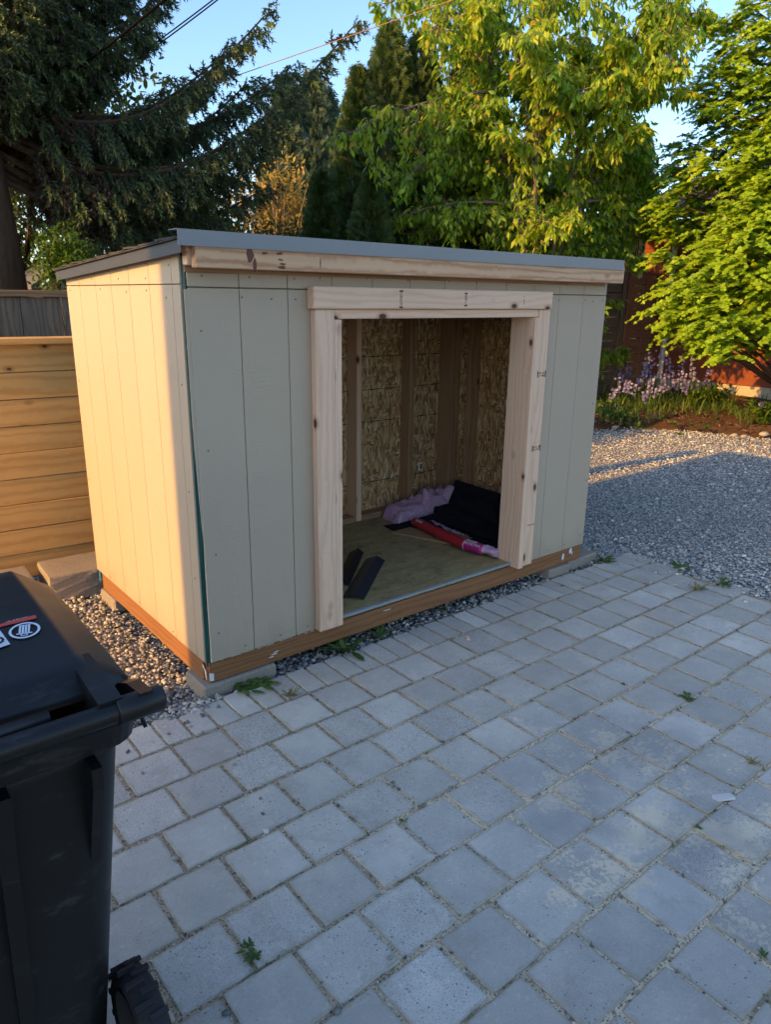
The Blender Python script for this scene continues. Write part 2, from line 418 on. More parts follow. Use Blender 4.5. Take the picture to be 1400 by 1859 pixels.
M['ground'] = soil('ground', (.06, .06, .03), (.12, .105, .06), 3)

def osb():
    a = N('osb'); o = a.pos(); wv = a.noise(o, 4, 2, .5, color=True); q = a.vadd(o, a.vscale(wv, .05))
    def lay(sc_, rot):
        v = a.new('TexVoronoi'); a.put(v.inputs['Vector'], a.map(q, sc_, rot=rot)); v.inputs['Scale'].default_value = 1.0
        s = a.new('SeparateColor'); a.put(s.inputs[0], v.outputs['Color']); return s.outputs[0], v.outputs['Distance']
    a1, d1 = lay((88, 88, 16), (.3, .45, 0)); a2, d2 = lay((80, 80, 18), (.4, -.95, .2)); a3, d3 = lay((30, 30, 80), (0, .9, .3)); sel, _ = lay((30, 30, 20), (.2, .7, 0))
    k = a.mix(a.smooth(sel, .35, .4), a1, a2); k = a.mix(a.smooth(sel, .74, .78), k, a3)
    dd = a.mix(a.smooth(sel, .35, .4), d1, d2)
    c = a.ramp(k, [(0, (.24, .11, .04)), (.3, (.44, .25, .105)), (.6, (.57, .35, .16)), (.85, (.67, .46, .24)), (1, (.78, .60, .38))])
    c = a.mix(a.math('MULTIPLY', a.smooth(dd, .6, .9), .6), c, (.16, .08, .035))
    return a.done(c, .7, .3, normal=a.bump(k, .35, .004))
M['osb'] = osb()
def floor_ply():
    a = N('floor_ply'); p = a.pos(); n = a.noise(a.map(p, (1.2, 5, 1)), 3.2, 6, .68); f = a.noise(a.map(p, (1, 3, 1)), 30, 4, .65); sp = a.noise(p, 260, 1)
    c = a.ramp(n, [(.2, (.17, .13, .055)), (.5, (.32, .24, .105)), (.75, (.44, .33, .15))]); c = a.mix(a.math('MULTIPLY', a.smooth(f, .53, .66), .55), c, (.56, .44, .22)); c = a.mix(a.math('MULTIPLY', a.smooth(a.noise(p, 9, 6, .75), .54, .66), .55), c, (.10, .085, .04))
    c = a.mix(a.smooth(sp, .77, .8), c, (.6, .52, .38))
    return a.done(c, .6, .4, normal=a.bump(f, .25, .004))
M['floor_ply'] = floor_ply()
def shingle():
    a = N('shingle'); p = a.pos(); f = a.noise(p, 320, 3, .7); c = a.mix(f, (.035, .034, .033), (.14, .135, .13))
    c = a.mix(a.rnd(), c, a.mix(1.0, c, (.7, .7, .72), 'MULTIPLY'))
    return a.done(c, .95, .1, normal=a.bump(f, .8, .003))
M['shingle'] = shingle()
def black_plastic():
    a = N('black_plastic'); p = a.obj(); f = a.noise(p, 420, 2, .5); n = a.noise(p, 7, 4, .6)
    dust = a.math('MULTIPLY', a.smooth(a.noise(a.map(p, (3, 14, 8)), 2.0, 6, .75), .54, .74), .22)
    c = a.mix(dust, (.006, .0062, .007), (.17, .16, .145)); r = a.math('ADD', a.math('MULTIPLY', n, .16), .33)
    return a.done(c, r, .42, normal=a.bump(f, .12, .001))
M['cart'] = black_plastic()
M['rubber'] = simple('rubber', (.022, .022, .024), .75, .3, 0, .3, 30, .3, 90)
M['flash'] = simple('flash', (.055, .075, .11), .35, .5, .75, .15, 6)
M['flash_black'] = simple('flash_black', (.008, .008, .01), .45, .4)
M['felt'] = simple('felt', (.0085, .0105, .015), .8, .2, 0, .3, 40, .3, 200)
def pink():
    a = N('pink_wrap'); p = a.obj(); n = a.noise(p, 14, 4, .6, .8)
    return a.done(a.mix(n, (.50, .27, .40), (.70, .45, .57)), .45, .4, normal=a.bump(a.noise(p, 26, 4, .6, 1.5), .8, .02))
M['pink'] = pink()
M['red_wrap'] = simple('red_wrap', (.42, .018, .03), .35, .5, 0, .15, 12, .3, 30)
M['magenta'] = simple('magenta', (.42, .015, .15), .35, .5, 0, .1, 12, .3, 30)
M['particle'] = simple('particle', (.36, .22, .11), .8, .2, 0, .3, 60)
M['red_paint'] = None
def red_siding():
    a = N('red_paint'); p = a.pos(); n = a.noise(a.map(p, (1, .6, 6)), 5, 5, .6)
    return a.done(a.mix(n, (.21, .055, .030), (.27, .075, .040)), .7, .25, normal=a.bump(a.noise(a.map(p, (30, 4, 60)), 1.0, 4), .3, .004))
M['red_paint'] = red_siding()
M['trim_white'] = simple('trim_white', (.60, .58, .53), .6, .3)
M['eave'] = simple('eave', (.10, .055, .035), .8, .2)
M['canvas_navy'] = simple('canvas_navy', (.035, .05, .10), .8, .2)
def stripes():
    a = N('canvas_stripe'); o = a.obj(); s = a.new('SeparateXYZ'); a.put(s.inputs[0], o)
    ang = a.math('ARCTAN2', s.outputs[1], s.outputs[0]); w = a.math('FRACT', a.math('MULTIPLY', ang, 32/6.2832))
    return a.done(a.mix(a.math('GREATER_THAN', w, .5), (.62, .64, .68), (.07, .11, .28)), .8, .2)
M['canvas_stripe'] = stripes()
M['roof_grey'] = simple('roof_grey', (.14, .14, .145), .9, .1, 0, .3, 40)
M['stucco'] = simple('stucco', (.46, .42, .36), .85, .2)
M['cable'] = simple('cable', (.004, .004, .004), .9, .1)
M['cable_copper'] = simple('cable_copper', (.30, .17, .09), .5, .4)
M['paper'] = simple('paper', (.62, .57, .53), .8, .2)
M['rock'] = concrete('rock', (.28, .24, .19), (.46, .41, .33))
M['litter_blue'] = simple('litter_blue', (.02, .25, .50), .5, .4)
M['litter_orange'] = simple('litter_orange', (.70, .22, .03), .5, .4)
def bark(name, c0, c1):
    a = N(name); p = a.obj(); n = a.noise(a.map(p, (14, 14, 3)), 1.0, 5, .65)
    return a.done(a.mix(n, c0, c1), .95, .1, normal=a.bump(n, 1.0, .03))
M['bark'] = bark('bark', (.05, .03, .02), (.15, .095, .06))
M['bark_grey'] = bark('bark_grey', (.14, .10, .08), (.30, .24, .20))
M['twig_pale'] = bark('twig_pale', (.30, .22, .12), (.46, .36, .22))

def foliage(name, stops, trans=.35, rough=.5, tcol=(1.3, 1.25, .5), use='attr', spec=.4):
    a = N(name); fac = a.attr() if use == 'attr' else a.rnd()
    c = a.ramp(fac, stops); c = a.mix(.25, c, a.mix(a.noise(a.pos(), 3.0, 3), (.45, .45, .45), (1.3, 1.3, 1.3)), 'MULTIPLY')
    a.done(c, rough, spec)
    tr = a.new('BsdfTranslucent'); a.put(tr.inputs[0], a.mix(1.0, c, tcol, 'MULTIPLY'))
    ms = a.new('MixShader'); ms.inputs[0].default_value = trans
    a.l.new(a.b.outputs[0], ms.inputs[1]); a.l.new(tr.outputs[0], ms.inputs[2]); a.l.new(ms.outputs[0], a.out.inputs['Surface'])
    return a.m
CH = [(0, (.09, .19, .025)), (.3, (.20, .35, .034)), (.6, (.38, .51, .042)), (.85, (.54, .60, .05)), (.94, (.62, .60, .07)), (1, (.55, .34, .07))]
M['cherry_leaf'] = foliage('cherry_leaf', CH, .5, .42)
M['cherry_leaf_one'] = foliage('cherry_leaf_one', CH, .45, .42, use='obj')
M['spruce_needle'] = foliage('spruce_needle', [(0, (.065, .085, .055)), (.4, (.105, .14, .075)), (.72, (.145, .19, .09)), (.8, (.22, .31, .09)), (1, (.33, .42, .12))], .28, .55)
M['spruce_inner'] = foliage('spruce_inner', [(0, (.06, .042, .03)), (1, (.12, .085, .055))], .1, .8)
M['thuja'] = foliage('thuja', [(0, (.045, .08, .022)), (.5, (.08, .135, .034)), (.85, (.125, .19, .04)), (1, (.19, .15, .05))], .15, .6)
M['thuja_gold'] = foliage('thuja_gold', [(0, (.05, .06, .012)), (.5, (.09, .10, .016)), (1, (.15, .14, .022))], .2, .6)
M['cypress_blue'] = foliage('cypress_blue', [(0, (.05, .085, .06)), (.5, (.09, .14, .09)), (1, (.15, .20, .11))], .15, .6)
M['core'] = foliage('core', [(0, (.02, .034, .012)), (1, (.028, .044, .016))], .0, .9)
M['hinoki'] = foliage('hinoki', [(0, (.15, .27, .016)), (.45, (.29, .45, .021)), (.8, (.40, .54, .026)), (1, (.50, .54, .045))], .3, .55, (1.2, 1.15, .4))
M['shrub'] = foliage('shrub', [(0, (.05, .10, .015)), (.5, (.10, .18, .02)), (1, (.20, .28, .03))], .45, .5)
M['far_leaf'] = foliage('far_leaf', [(0, (.030, .048, .014)), (.5, (.055, .085, .022)), (1, (.12, .15, .03))], .45, .6)
M['gold_leaf'] = foliage('gold_leaf', [(0, (.30, .21, .05)), (.5, (.42, .30, .07)), (1, (.55, .42, .12))], .4, .6, (1.2, 1.1, .6))
M['weed'] = foliage('weed', [(0, (.045, .10, .018)), (.6, (.09, .16, .03)), (1, (.16, .19, .06))], .3, .5)
M['dry_weed'] = foliage('dry_weed', [(0, (.20, .16, .06)), (1, (.32, .27, .12))], .3, .7)
M['blade'] = foliage('blade', [(0, (.05, .11, .02)), (.6, (.10, .18, .03)), (1, (.20, .26, .05))], .35, .45)
M['bluebell'] = foliage('bluebell', [(0, (.30, .26, .56)), (.6, (.45, .41, .70)), (1, (.62, .57, .80))], .4, .6, (1.1, 1.0, 1.1))
M['moss'] = foliage('moss', [(0, (.05, .075, .02)), (.5, (.12, .13, .04)), (1, (.25, .19, .09))], .2, .8)
# ------------------------------------------------------------------ ground
m = MB(); m.add([(-400, -400, G-.06), (400, -400, G-.06), (400, 400, G-.06), (-400, 400, G-.06)], [(0, 1, 2, 3)])
tag(m.build('ground', M['ground']), kind='structure')
m = MB(); m.add([(-14, -16, G-.035), (14, -16, G-.035), (14, 2.25, G-.035), (8.3, 2.2, G-.035), (7.2, 2.7, G-.035), (5.5, 3.3, G-.035), (3.0, 1.9, G-.035), (-14, 2.6, G-.035)], [tuple(range(8))])  # stretched unseen behind the camera to bounce sunlight onto the shed front
tag(m.build('gravel_yard', M['gravel_bed']), kind='structure')

# paving: joint sand sheet with pavers in running bond, a soldier course along the shed
XL, XR = -2.3, 2.78
m = MB(); m.add([(XL, -4.2, G-.0052), (XR+.08, -4.2, G-.0052), (XR+.04, -.06, G-.0052), (XL, -.06, G-.0052)], [(0, 1, 2, 3)])
pav = m.build('pavement', M['joint_sand']); tag(pav, kind='structure')
def paver_mesh(w, d, seed):
    g = np.random.default_rng(seed); n = 8; r = .006
    top, low = [], []
    per = []
    for side in range(4):
        for k in range(n):
            t = k/n
            a = [(-w, -d), (w, -d), (w, d), (-w, d)][side]; b = [(-w, -d), (w, -d), (w, d), (-w, d)][(side+1) % 4]
            per.append((a[0]+(b[0]-a[0])*t, a[1]+(b[1]-a[1])*t, k == 0))
    mm = MB(); L = len(per); rings = []
    for inset, z in ((0.0, -.045), (0.0, -.004), (.0012, -.0012), (.0036, 0.0)):
        rg = []
        for (x, y, corner) in per:
            j = (g.uniform(-.0015, .0015) - (.004*g.random() if g.random() < .10 else 0)*(1 if x > 0 else -1)) if z > -.04 else 0
            k = inset + (.0015 if corner else 0)
            sx, sy = math.copysign(1, x), math.copysign(1, y)
            rg.append((x - (sx*k if abs(abs(x)-w) < 1e-6 else 0) + j, y - (sy*k if abs(abs(y)-d) < 1e-6 else 0) + j, z + (g.uniform(-.0006, .0006) if z > -.04 else 0)))
        rings.append(rg)
    vs = [p for r_ in rings for p in r_]; fs = []
    for i in range(3):
        for k in range(L): fs.append((i*L+k, i*L+(k+1) % L, (i+1)*L+(k+1) % L, (i+1)*L+k))
    fs.append(tuple(3*L+k for k in range(L))); mm.add(vs, fs)
    return mm.mesh('paver')
J = .0112; PW = .198
sq = [paver_mesh((PW-J)/2, (PW-J)/2, i) for i in range(6)]
half = [paver_mesh((PW/2-J)/2, (PW-J)/2, 20+i) for i in range(4)]
for me in sq+half: me.materials.append(M['paver'])
prand = random.Random(3)
def put_paver(me, x, y, w):
    a = math.radians(prand.gauss(0, .45))
    o = bpy.data.objects.new('paver', me); COL.objects.link(o)
    o.location = (x+prand.gauss(0, .0012), y+prand.gauss(0, .0012), G+prand.gauss(0, .0013))
    o.rotation_euler = (math.radians(prand.gauss(0, .35)), math.radians(prand.gauss(0, .35)), a + (math.pi if prand.random() < .5 else 0))
    adopt(o, pav)
def in_view(x, y, pad=60):
    q = np.array([x, y, G])-CAM; z = q@AX_F
    if z < .3: return False
    u, v = 700+FPX*(q@AX_R)/z, 929.5+FPX*(q@AX_D)/z
    return -pad-260 < u < 1400+pad+200 and v < 1859+pad+320
Y0 = -.241
for k in range(20):                                   # field rows, running bond
    yc = Y0 - PW*(k+.5); off = .122 if k % 2 == 0 else .022
    i0 = math.floor((XL-off)/PW)
    for i in range(i0, 60):
        x0 = off + i*PW; x1 = x0+PW
        if x1 > XR + .13 + (.05 if k > 3 else 0) or x0 < XL-.2: continue
        if in_view((x0+x1)/2, yc): put_paver(prand.choice(sq), (x0+x1)/2, yc, PW)
    if k < 6 and k % 2 == 0: pass
for i in range(-8, 30):                               # soldier course
    x = .022 + (i+.5)*PW/2
    if x < -.62 or x > 2.86: continue
    put_paver(prand.choice(half), x, Y0+PW/2+.001*math.sin(i*1.3), PW/2)

# ------------------------------------------------------------------ gravel stones
t = (1+5**.5)/2
ICO_V = np.array([(-1, t, 0), (1, t, 0), (-1, -t, 0), (1, -t, 0), (0, -1, t), (0, 1, t), (0, -1, -t), (0, 1, -t), (t, 0, -1), (t, 0, 1), (-t, 0, -1), (-t, 0, 1)], float); ICO_V /= np.linalg.norm(ICO_V[0])
ICO_F = np.array([(0, 11, 5), (0, 5, 1), (0, 1, 7), (0, 7, 10), (0, 10, 11), (1, 5, 9), (5, 11, 4), (11, 10, 2), (10, 7, 6), (7, 1, 8), (3, 9, 4), (3, 4, 2), (3, 2, 6), (3, 6, 8), (3, 8, 9), (4, 9, 5), (2, 4, 11), (6, 2, 10), (8, 6, 7), (9, 8, 1)])
OCT_V = np.array([(1, 0, 0), (-1, 0, 0), (0, 1, 0), (0, -1, 0), (0, 0, 1), (0, 0, -1)], float)
OCT_F = np.array([(0, 2, 4), (2, 1, 4), (1, 3, 4), (3, 0, 4), (2, 0, 5), (1, 2, 5), (3, 1, 5), (0, 3, 5)])
def stones(pos, r, tv, tf, g, flat=.62):
    n = len(pos); R = rand_rot(n, g); sc_ = r[:, None]*g.uniform(.6, 1.15, (n, 3))
    V, F, rn = scatter(tv, tf, np.zeros((n, 3)), R, sc_, g.random(n))
    V = V.reshape(n, -1, 3); V[:, :, 2] *= flat; V = V*(1+.12*g.normal(size=(n, V.shape[1], 1))) + pos[:, None, :]
    return V.reshape(-1, 3), F, rn
g = np.random.default_rng(11)
def area(n, x0, x1, y0, y1, test, zlo, zhi):
    p = np.stack([g.uniform(x0, x1, n), g.uniform(y0, y1, n), g.uniform(zlo, zhi, n)], 1)
    return p[np.array([test(a, b) for a, b in p[:, :2]])]
# strip beside the shed and under its skids
pa = area(7400, -.95, .03, -.045, 1.72, lambda x, y: x < -.0 or y < 0, G-.032, G-.006)
pb = area(2600, -.7, .02, -.10, .0, lambda x, y: y > -.06+.03*math.sin(x*14), G-.03, G+.004)
pc = area(4200, .02, 2.75, -.055, .16, lambda x, y: True, G-.036, G-.004)
P = np.concatenate([pa, pb, pc]); r = np.minimum(np.exp(g.normal(math.log(.0092), .36, len(P))), .0145)
V, F, R_ = stones(P, r, ICO_V, ICO_F, g)
tag(link_mesh('gravel', fast_mesh('gravel', V, F, R_, True), M['pebble']), 'tan and grey pebbles filling the strip beside the shed', 'gravel', kind='stuff')
def yard(x, y):
    if x < 2.80+.06*math.sin(y*17) and y < -.05: return False
    if x < 2.5 and y < 1.5: return False
    return y < float(np.interp(x, [4.6, 6.3, 6.9, 7.4, 7.7, 7.95, 8.3, 12], [3.4, 3.15, 2.85, 2.45, 2.1, 1.3, .5, -1.0]))+.10+.06*math.sin(x*7.1)+.05*math.sin(x*23)*math.sin(y*19)
pn = area(45000, 2.3, 4.9, -1.5, 3.3, yard, G-.035, G-.014); pf = area(38000, 4.4, 10.5, -1.8, 3.2, lambda x, y: x > 4.9 and yard(x, y), G-.036, G-.016)
sp = np.stack([2.9-np.abs(g.normal(size=260))*.13, g.uniform(-1.6, -.1, 260), np.full(260, G+.004)], 1); pn = np.concatenate([pn, sp])
rn_ = np.exp(g.normal(math.log(.0064), .42, len(pn))); rf = np.exp(g.normal(math.log(.0095), .38, len(pf)))
nr_ = pn[:, 0]+.6*pn[:, 1] < 3.3
V, F, R_ = merge([stones(pn[nr_], rn_[nr_], ICO_V, ICO_F, g), stones(pn[~nr_], rn_[~nr_], OCT_V, OCT_F, g), stones(pf, rf, OCT_V, OCT_F, g)])
tag(link_mesh('gravel', fast_mesh('gravel_far', V, F, R_, True), M['pebble_grey']), 'grey gravel covering the yard right of the shed', 'gravel', kind='stuff')

# ------------------------------------------------------------------ garden bed
def bed_edge(x): return float(np.interp(x, [4.6, 6.3, 6.9, 7.4, 7.7, 7.95, 8.3, 12], [3.4, 3.15, 2.85, 2.45, 2.1, 1.3, .5, -1.0]))+.06*math.sin(x*7.1)+.04*math.sin(x*17)
xs = np.linspace(4.6, 12.2, 50); Pg = []
for j in range(16):
    tt = j/15; row = []
    for x in xs:
        y0 = bed_edge(x); y1 = 5.2
        y = y0+(y1-y0)*tt
        row.append((x, y, G-.045+.12*min(1, tt*5)*(0.7+.3*math.sin(x*2.1+y)) + .02*vnoise(np.array([[x, y, 0]]), 3, 4)[0]))
    Pg.append(row)
tag(MB().grid(Pg).build('garden_bed', M['soil'], smooth=True), kind='structure')
# bark chips on the bed
n = 9000; x = g.uniform(5.0, 11.2, n); y = g.uniform(.3, 4.6, n)
ok = np.array([b > bed_edge(a)-.05 for a, b in zip(x, y)]); x, y = x[ok], y[ok]
pos = np.stack([x, y, np.full(len(x), G+.075)+g.uniform(-.03, .01, len(x))], 1)
TV = np.array([(-1, -.3, 0), (1, -.25, .05), (1, .3, 0), (-1, .25, .1)], float); TF = np.array([(0, 1, 2), (0, 2, 3)])
d = np.stack([g.normal(size=len(x)), g.normal(size=len(x)), g.normal(size=len(x))*.2], 1)
V, F, R_ = scatter(TV, TF, pos, frames(d, np.array([[0, 0, 1.0]])+g.normal(size=(len(x), 3))*.25), g.uniform(.012, .04, len(x)), g.random(len(x)))
M['chip'] = pebbles('chip', [(0, (.06, .032, .018)), (.6, (.17, .09, .05)), (.95, (.26, .16, .10)), (1, (.5, .45, .38))], .95)
tag(link_mesh('bark_mulch', fast_mesh('bark_mulch', V, F, R_), M['chip']), 'reddish brown bark mulch scattered on the garden bed', 'mulch', kind='stuff')
# grit and moss in the paver joints
g = np.random.default_rng(91); JP = []
while len(JP) < 9500:
    k = int(g.integers(0, 12)); y0 = Y0-PW*k
    if g.random() < .5: x, y = g.uniform(-1.0, 2.8), y0+g.normal()*.004
    else:
        off = .122 if k % 2 == 0 else .022; x = off+PW*int(g.integers(-6, 14))+g.normal()*.004; y = y0-g.uniform(0, PW)
    if x > -1.0 and x < 2.85: JP.append((x, y))
JP = np.array(JP); n = len(JP)
V, F, R_ = stones(np.column_stack([JP+g.normal(size=(n, 2))*.006, np.full(n, G-.0025)]), np.exp(g.normal(math.log(.0027), .45, n)), OCT_V, OCT_F, g, .7)
tag(link_mesh('joint_grit', fast_mesh('joint_grit', V, F, R_), M['pebble']), 'sand grains and grit lying in the paver joints', 'grit', kind='stuff')
cl = JP[g.integers(0, n, 260)]; bl = np.repeat(cl, 16, axis=0); n = len(bl)
pos = np.column_stack([bl+g.normal(size=(n, 2))*np.array([.009, .006]), np.full(n, G-.004)])
d = np.column_stack([g.normal(size=(n, 2))*.8, g.uniform(.3, 1.2, n)])
V, F, R_ = scatter(np.array([(0, -.12, 0), (0, .12, 0), (1, 0, .1)], float), np.array([(0, 1, 2)]), pos, frames(d, g.normal(size=(n, 3))), g.uniform(.004, .012, n), g.random(n))
tag(link_mesh('joint_moss', fast_mesh('joint_moss', V, F, R_), M['moss']), 'thin moss and dry grass growing in the paver joints', 'moss', kind='stuff')
# ------------------------------------------------------------------ shed
S = .2032; HS = 1.4375; W = 12*S; D = 1.31
shed = empty('shed', (W/2, D/2, G))
tag(shed, 'beige board-sided lean-to shed with an open doorway framed in raw lumber', 'shed')
def zroof(y): return 1.565-.052*y          # underside of the roof over depth y
gp = .0013
# sheathing behind the siding (shows in the grooves)
m = MB(); m.box(.002, 3*S+.012, .001, .010, .0, 1.56); m.box(9*S-.012, W-.002, .001, .010, 0, 1.56); m.box(3*S+.012, 9*S-.012, .001, .010, 1.372, 1.56)
m.build('sheathing', M['backing'], shed)
# front siding strips: lower course, upper course
for k in range(12):
    x0, x1 = k*S+gp, (k+1)*S-gp
    if k == 0: x0 = .011
    z0 = 1.372 if 3 <= k < 9 else .0
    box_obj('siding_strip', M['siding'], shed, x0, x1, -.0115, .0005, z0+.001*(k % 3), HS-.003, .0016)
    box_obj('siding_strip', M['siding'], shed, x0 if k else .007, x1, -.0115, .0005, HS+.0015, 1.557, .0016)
# left side strips, top cut to the roof slope
cuts = [.074, .282, .487, .692, .890, 1.112, D]
m = MB(); m.box(-.0008, .008, .004, D-.004, 0, 1.49); m.build('sheathing', M['backing'], shed)
def side_strip(y0, y1, z0, z1a, z1b, x0, x1, nm='siding_strip', mt='siding'):
    c = np.array([(x0+x1)/2, (y0+y1)/2, z0])
    poly = [np.array(q)-c for q in ((x0, y0, z0), (x0, y1, z0), (x0, y1, z1b), (x0, y0, z1a))]
    mm = MB().prism(poly, (x1-x0, 0, 0), (0, 0, 0))
    b = .0014
    return link_mesh(nm, mm.mesh(nm), M[mt], shed, c)
HSL = 1.447
edges = [.006]+cuts
for a, b in zip(edges[:-1], edges[1:]):
    ga = 0.0 if a == .006 else gp
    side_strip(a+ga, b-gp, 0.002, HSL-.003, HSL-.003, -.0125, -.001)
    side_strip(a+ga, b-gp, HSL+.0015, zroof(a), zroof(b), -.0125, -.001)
# corner: teal house wrap in the open gap between the two walls
m = MB()
for i in range(12):
    z0, z1 = -.02+i*1.575/12, -.02+(i+1)*1.575/12
    w0, w1 = .001+.004*(1-i/12)**1.5, .001+.004*(1-(i+1)/12)**1.5
    m.add([(-.006, .005, z0), (.001+w0, -.0045-.004*math.sin(i*1.9), z0), (.001+w1, -.0045-.004*math.sin((i+1)*1.9), z1), (-.006, .005, z1)], [(0, 1, 2, 3)])
    m.add([(.001+w0, -.0045, z0), (.012, .0, z0), (.012, .0, z1), (.001+w1, -.0045, z1)], [(0, 1, 2, 3)])
m.build('house_wrap', M['wrap'], shed)
box_obj('corner_edge', M['panel_edge'], shed, .0085, .0125, -.0125, 0, .0, HS-.004, .0006)
m = MB(); m.prism([(.0125, -.0072, .38), (.0125, -.0072, 1.43), (-.0065, -.0072, 1.43), (-.0060, -.0072, .95), (.004, -.0072, .60)], (0, -.0028, 0), (0, 0, 0)); m.build('corner_lap', M['siding'], shed)
# right and back walls
box_obj('right_wall', M['siding'], shed, W, W+.011, .002, D, 0, 1.50, .001)
m = MB().box(0, W, D, D+.011, 0, 1.485); m.build('back_wall', M['siding'], shed)
# nail heads
def nail(x, y, z, nx, ny):
    m = MB(); n = 8; r = .0038
    if ny: P0 = [(r*math.cos(2*math.pi*k/n), 0, r*math.sin(2*math.pi*k/n)) for k in range(n)]; m.prism(P0, (0, 0, 0), (0, -.0012, 0))
    else: P0 = [(0, -r*math.cos(2*math.pi*k/n), r*math.sin(2*math.pi*k/n)) for k in range(n)]; m.prism(P0, (0, 0, 0), (-.0012, 0, 0))
    return m
me_f = nail(0, 0, 0, 0, 1).mesh('nail'); me_s = nail(0, 0, 0, 1, 0).mesh('nail')
nr = random.Random(5)
for (x, z) in [(.06, 1.475), (.245, 1.475), (.435, 1.475), (.55, 1.480), (.78, 1.484), (1.0, 1.482), (1.25, 1.484), (1.42, 1.483), (1.62, 1.485), (1.86, 1.487), (2.08, 1.486), (2.25, 1.487), (2.41, 1.485),
               (.215, 1.405), (.335, 1.40), (.44, 1.40), (2.03, 1.41), (2.255, 1.412), (2.32, 1.405), (2.405, 1.41), (.045, 1.29), (.05, .86), (.052, .45), (.05, .12), (.16, .03), (.33, .028), (.47, .03), (2.40, .85), (2.41, .4), (2.40, .06), (2.1, .03), (2.25, .035)]:
    link_mesh('nail', me_f, M['nail'], shed, (x+nr.uniform(-.004, .004), -.0117, z))
for (y, z) in [(1.27, 1.475), (.93, 1.473), (.60, 1.47), (.31, 1.468), (.09, 1.51), (1.26, 1.425), (.83, 1.43), (.52, 1.42), (.31, 1.425), (.13, 1.40), (.045, 1.1), (.045, .7), (.046, .35), (1.27, 1.0), (1.28, .5), (1.1, .02), (.7, .02), (.31, .02)]:
    link_mesh('nail', me_s, M['nail'], shed, (-.0127, y, z))
# skids under the floor, paint on them, tags
box_obj('skid', M['treated_x'], shed, .0, W-.01, -.004, .034, -.092, -.0015, .003)
box_obj('skid', M['treated_y'], shed, -.008, .030, .036, D-.06, -.095, -.001, .003)
box_obj('skid', M['treated_y'], shed, W-.042, W-.004, .036, D-.06, -.095, -.001, .003)
box_obj('skid', M['treated_x'], shed, .032, W-.05, D-.1, D-.062, -.095, -.001, .003)
m = MB()
for (x, z, w, h) in [(.30, -.055, .02, .003), (.31, -.046, .014, .003), (.285, -.064, .017, .0025), (2.26, -.045, .012, .028), (2.33, -.022, .014, .02), (2.345, -.04, .006, .012), (.92, -.02, .03, .002)]:
    n = 9; m.add([(x+w*math.cos(6.283*k/n)*nr.uniform(.6, 1.2), -.0062, z+h*math.sin(6.283*k/n)*nr.uniform(.6, 1.2)) for k in range(n)], [tuple(range(n))])
m.build('paint_drips', M['paint_drip'], shed)
m = MB(); m.add([(-.0095, .034, -.015), (-.0095, .006, -.042), (-.0095, .006, -.078), (-.0095, .012, -.08), (-.0095, .020, -.04), (-.0095, .038, -.028)], [tuple(range(6))])
m.add([(-.002, -.0063, -.045), (.018, -.0066, -.052), (.017, -.0065, -.085), (-.001, -.0063, -.08)], [(0, 1, 2, 3)])
m.build('price_tag', M['white'], shed)
m = MB(); m.add([(-.014, D-.03, -.0), (-.016, D-.06, .0), (-.018, D-.055, -.045), (-.016, D-.035, -.06)], [(0, 1, 2, 3)]); m.build('blue_tape', M['litter_blue'], shed)
# ragged white flashing under the siding and on the sill
m = MB(); pts = []
for i in range(60):
    x = .66+i*(1.80-.66)/59; pts.append((x, nr.uniform(.0, .004), nr.uniform(.0, .006)))
for i in range(59):
    (x0, a0, b0), (x1, a1, b1) = pts[i], pts[i+1]
    m.add([(x0, -.0065, .015-b0), (x1, -.0065, .015-b1), (x1, -.007, .021+a1), (x0, -.007, .021+a0)], [(0, 1, 2, 3)])
    m.add([(x0, -.007, .021+a0), (x1, -.007, .021+a1), (x1, .004+b1*2, .0225), (x0, .004+b0*2, .0225)], [(0, 1, 2, 3)])
M['sill'] = simple('sill', (.30, .325, .325), .6, .3); m.build('sill_flashing', M['sill'], shed)
m = MB()
for i in range(30):
    if nr.random() < .35: continue
    x = .03+i*.0155; m.add([(x, -.0128, nr.uniform(.001, .003)), (x+.016, -.0128, .002), (x+.015, -.0066, -.003-nr.uniform(0, .004)), (x, -.0066, -.003)], [(0, 3, 2, 1)])
m.build('flashing_edge', M['paint_drip'], shed)

# floor and inside framing
box_obj('floor_sheet', M['floor_ply'], shed, .012, W-.012, .006, D-.012, -.0, .019, .001)
BY = 1.192; RX = 2.412
box_obj('wall_panel', M['osb'], shed, .03, RX, BY, BY+.011, .02, 1.49, 0)
box_obj('wall_panel', M['osb'], shed, RX, RX+.011, .10, BY, .02, 1.50, 0)
box_obj('wall_panel', M['osb'], shed, .018, .029, .10, BY, .02, 1.50, 0)
box_obj('bottom_plate', M['stud_x'], shed, .03, RX-.002, BY-.09, BY-.001, .0195, .058, .002)
box_obj('bottom_plate', M['stud_y'], shed, RX-.09, RX-.001, .14, BY-.092, .0195, .058, .002)
box_obj('top_plate', M['stud_x'], shed, .03, RX-.002, BY-.09, BY-.001, 1.40, 1.438, .002)
for x in (.33, .74, 1.16, 1.553, 1.995, 2.33):
    box_obj('stud', M['fir_z'] if x == 1.553 else M['stud_z'], shed, x, x+.038, BY-(.105 if x == 1.553 else .089), BY-.0015, (.030 if x == 1.553 else .0585), 1.399, .002)
for y in (.12, .50, .88, 1.06):
    box_obj('stud', M['stud_z'], shed, RX-.089, RX-.0015, y, y+.038, .0585, 1.44, .002)
